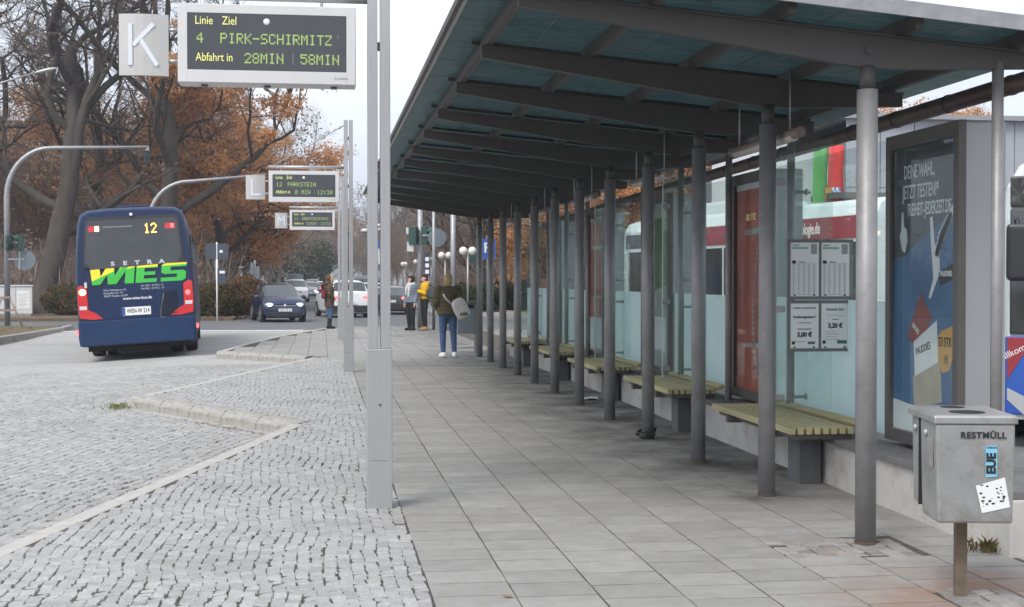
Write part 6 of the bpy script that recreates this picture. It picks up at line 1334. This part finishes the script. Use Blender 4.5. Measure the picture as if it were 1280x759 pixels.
# panelled building at the right
m_panel = mat('grey_cladding', (.36, .375, .41), .55, .2, var=.05, vscale=2); m_panel2 = mat('lit_side_cladding', (.62, .63, .65), .6, var=.04, vscale=2)
t = empty('panel_building', (12.75, 32, -.1), R(0), 'pale grey panelled building with a flat roof behind the poster cases', 'building')
MB().b2((.05, .05, 0), (24, 14, 5.35)).build('wall', mat('wall_core', (.16, .165, .175), .8), t)
pn = None
for j in range(3):
    for i in range(14):
        z0 = .4 + j * 1.75; 
        if pn is None: pn = MB().box((0, 0, 0), (.86, .05, 1.735)).build('wall_panel', m_panel, t, bevel=.006); o = pn
        else: o = mobj('wall_panel', pn.data, t)
        o.location = (.45 + i * .88, .0, z0 + .9)
MB().b2((-.25, -.25, 5.60), (24.2, 14, 5.72)).build('roof', m_galv, t)
MB().b2((-.75, 2.0, 0), (-.02, 9, 5.2)).build('side_wall', m_panel2, t, bevel=.01)  # paler colour paints in the light falling on this side
MB().b2((-.9, -1.6, 3.55), (6.0, -.03, 3.7)).build('awning', m_dkframe, t, bevel=.01); MB().b2((1.0, -.06, .2), (5.5, -.03, 3.3)).build('shop_window', m_busglass, t)
MB().b2((7.2, -2.4, 3.5), (13, -.03, 3.72)).build('awning', m_dkframe, t, bevel=.01)
# banner
t = empty('hanging_banner', (11.55, 31.0, 0), R(0), 'green and red hanging banner with a coat of arms in front of the building', 'banner')
MB().tube([(.38, .06, 0), (.38, .06, 4.9)], .05, 10).build('banner_pole', m_galv, t)
gb = mat('banner_green', (.10, .36, .08), .7, var=.08, vscale=2); rbn = mat('banner_red', (.62, .05, .045), .7, var=.08, vscale=2)
def cloth_strip(x0, x1, z0, z1, m):
    b = MB(); n = 8; r_ = []
    for q in range(n + 1): f = q / n; r_.append([Vector((x0 + (x1 - x0) * g_ / 4 , .03 * math.sin(f * 5 + g_ * 1.2), z0 + (z1 - z0) * f)) for g_ in range(5)])
    o = b.loft(r_, cap=False, closed=False).build('banner_cloth', m, t); md = o.modifiers.new('s', 'SOLIDIFY'); md.thickness = .006
cloth_strip(0.0, .37, 2.9, 4.75, gb); cloth_strip(.37, .76, 2.75, 4.75, rbn)
sh_ = MB().prism([(.28, 3.75), (.66, 3.75), (.66, 3.4), (.47, 3.2), (.28, 3.4)], (0, -.05, 0), (1, 0, 0), (0, 0, 1), (0, .012, 0)).build('crest', rbn, t)
for i in range(4):
    for j in range(3): MB().b2((.45 + i * .052, -.056, 3.48 + j * .09), (.5 + i * .052, -.0505, 3.565 + j * .09)).build('crest_lozenge', (m_white, mat('crest_blue', (.12, .25, .55), .6))[(i + j) % 2], sh_)
MB().b2((.29, -.056, 3.48), (.44, -.0505, 3.74)).build('crest_field', m_org, sh_)
# parked red and white bus, seen from its side through the screens
m_bw = mat('bus_white', (.62, .66, .66), .35, coat=.3, var=.05, vscale=1.5); m_bred = mat('bus_red', (.30, .035, .045), .35, coat=.3, var=.06, vscale=1.5)
t = empty('parked_bus', (8.47, 20.3, -.14), R(10.1), 'red and white bus parked beyond the glass screens, side on', 'bus', 'buses beyond the screens')
rings = []
for y, s in ((0, .9), (.08, .97), (.25, 1), (9.6, 1), (9.95, .97), (10.1, .88)):
    P_ = [(0, .35), (0, 2.35), (.03, 2.74), (.13, 2.93), (.32, 3.0), (2.2, 3.0), (2.38, 2.93), (2.46, 2.72), (2.5, 2.35), (2.5, .35)]
    rings.append([Vector((1.25 + (a - 1.25) * s, y, b)) for a, b in P_])
MB().loft(rings, smooth=False).build('body', m_bw, t, bevel=.02)
MB().b2((-.012, .2, 2.36), (.02, 7.9, 2.72)).build('red_band', m_bred, t); MB().b2((-.012, .2, .4), (.02, 9.8, .95)).build('red_skirt', m_bred, t)
for i in range(6): MB().b2((-.016, .35 + i * 1.55, 1.05), (.01, 1.8 + i * 1.55, 2.30)).build('side_window', m_busglass, t)
text('gastroenterologie.de', .27, m_whitetx, t, (-.0145, 1.42, 2.54), (math.pi / 2, 0, -math.pi / 2), align='RIGHT', bold=.006, sx=.62, name='lettering')
for y in (1.9, 7.6):
    w_ = MB().tube([(-.012, y, .47), (.25, y, .47)], .47, 24).build('wheel', m_tyre, t); MB().tube([(-.02, y, .47), (-.013, y, .47)], .28, 18).build('rim', m_rim, w_)
MB().b2((.4, 8.3, 2.98), (2.0, 9.6, 3.27)).build('roof_unit', m_bw, t, bevel=.06); MB().b2((.4, 5.4, 2.98), (2.1, 7.0, 3.25)).build('roof_unit', m_bw, t, bevel=.06)
MB().b2((-.01, 8.1, 2.38), (.02, 9.7, 2.68)).build('destination_blind', m_busglass, t)
# midi bus facing us at the right edge
m_bblue = mat('bus_blue', (.03, .10, .42), .35, coat=.3)
t = empty('midi_bus', (6.72, 12.75, -.14), R(-27), 'white, red and blue bus facing us, cut by the right edge', 'bus', 'buses beyond the screens')
rings = []
for y, s, dz in ((0, .95, 0), (.07, .985, 0), (.2, 1, 0), (6.6, 1, 0), (6.8, .95, 0)):
    P_ = [(0, .3), (0, 2.3), (.04, 2.62), (.16, 2.84), (.4, 2.92), (2.0, 2.92), (2.2, 2.84), (2.3, 2.62), (2.34, 2.3), (2.34, .3)]
    rings.append([Vector((1.17 + (a - 1.17) * s, y, b)) for a, b in P_])
MB().loft(rings, smooth=False).build('body', m_bw, t, bevel=.02)
MB().b2((.07, -.03, 1.15), (2.27, .01, 2.4)).build('windscreen', m_cglass, t, bevel=.02); 
bp_ = MB().b2((.07, -.03, 2.41), (2.27, .02, 2.72)).build('destination_panel', mat('smoked_panel', (.03, .03, .03), .3, var=.8, vscale=14, dirt=(.25, .25, .25), dirt_amt=.6, dscale=9), t, bevel=.02)
em = MB().tube([(.28, -.034, 2.56), (.28, -.038, 2.56)], .085, 20).build('emblem', m_whitetx, bp_); MB().tube([(.28, -.039, 2.56), (.28, -.041, 2.56)], .055, 20).build('emblem_ring', m_dark, em)
MB().b2((.03, -.035, .35), (2.3, .02, 1.13)).build('front_panel', m_bblue, t, bevel=.02); MB().prism([(.05, .7), (.05, 1.12), (.3, 1.12), (.2, .95)], (0, -.042, 0), (1, 0, 0), (0, 0, 1), (0, .005, 0)).build('red_corner', m_bred, t); text('willkommen', .09, m_whitetx, t, (.16, -.044, 1.0), (math.pi / 2, -.5, 0), name='print')
MB().prism([(.05, .5), (.05, .62), (.35, .46), (.5, .36), (.2, .36)], (0, -.042, 0), (1, 0, 0), (0, 0, 1), (0, .005, 0)).build('silver_arc', m_silver, t)
mi_ = MB().b2((.03, -.34, 1.68), (.30, -.2, 2.24)).build('mirror', m_blackp, t, bevel=.06, seg=4); MB().tube([(.12, .0, 2.3), (.13, -.25, 2.28), (.15, -.26, 2.15)], .018, 8).build('mirror_arm', m_blackp, mi_); MB().b2((.38, -.034, 1.35), (.55, -.031, 1.62)).build('notice', m_paper, t)
for x in (.15, 2.19):
    for y in (1.5, 5.4): MB().tube([(x - .12, y, .40), (x + .12, y, .40)], .42, 22).build('wheel', m_tyre, t)
# ================================================================== HAZE
hz = bpy.data.materials.new('haze_air'); hz.use_nodes = True; n = hz.node_tree.nodes; n.remove(n['Principled BSDF'])
pv = n.new('ShaderNodeVolumePrincipled'); pv.inputs['Color'].default_value = (.86, .91, 1, 1); pv.inputs['Density'].default_value = .0008; pv.inputs['Anisotropy'].default_value = .2
hz.node_tree.links.new(pv.outputs[0], n['Material Output'].inputs['Volume'])
tag(MB().b2((-1600, -400, -7), (1600, 3100, 95)).build('haze', hz), kind='stuff')
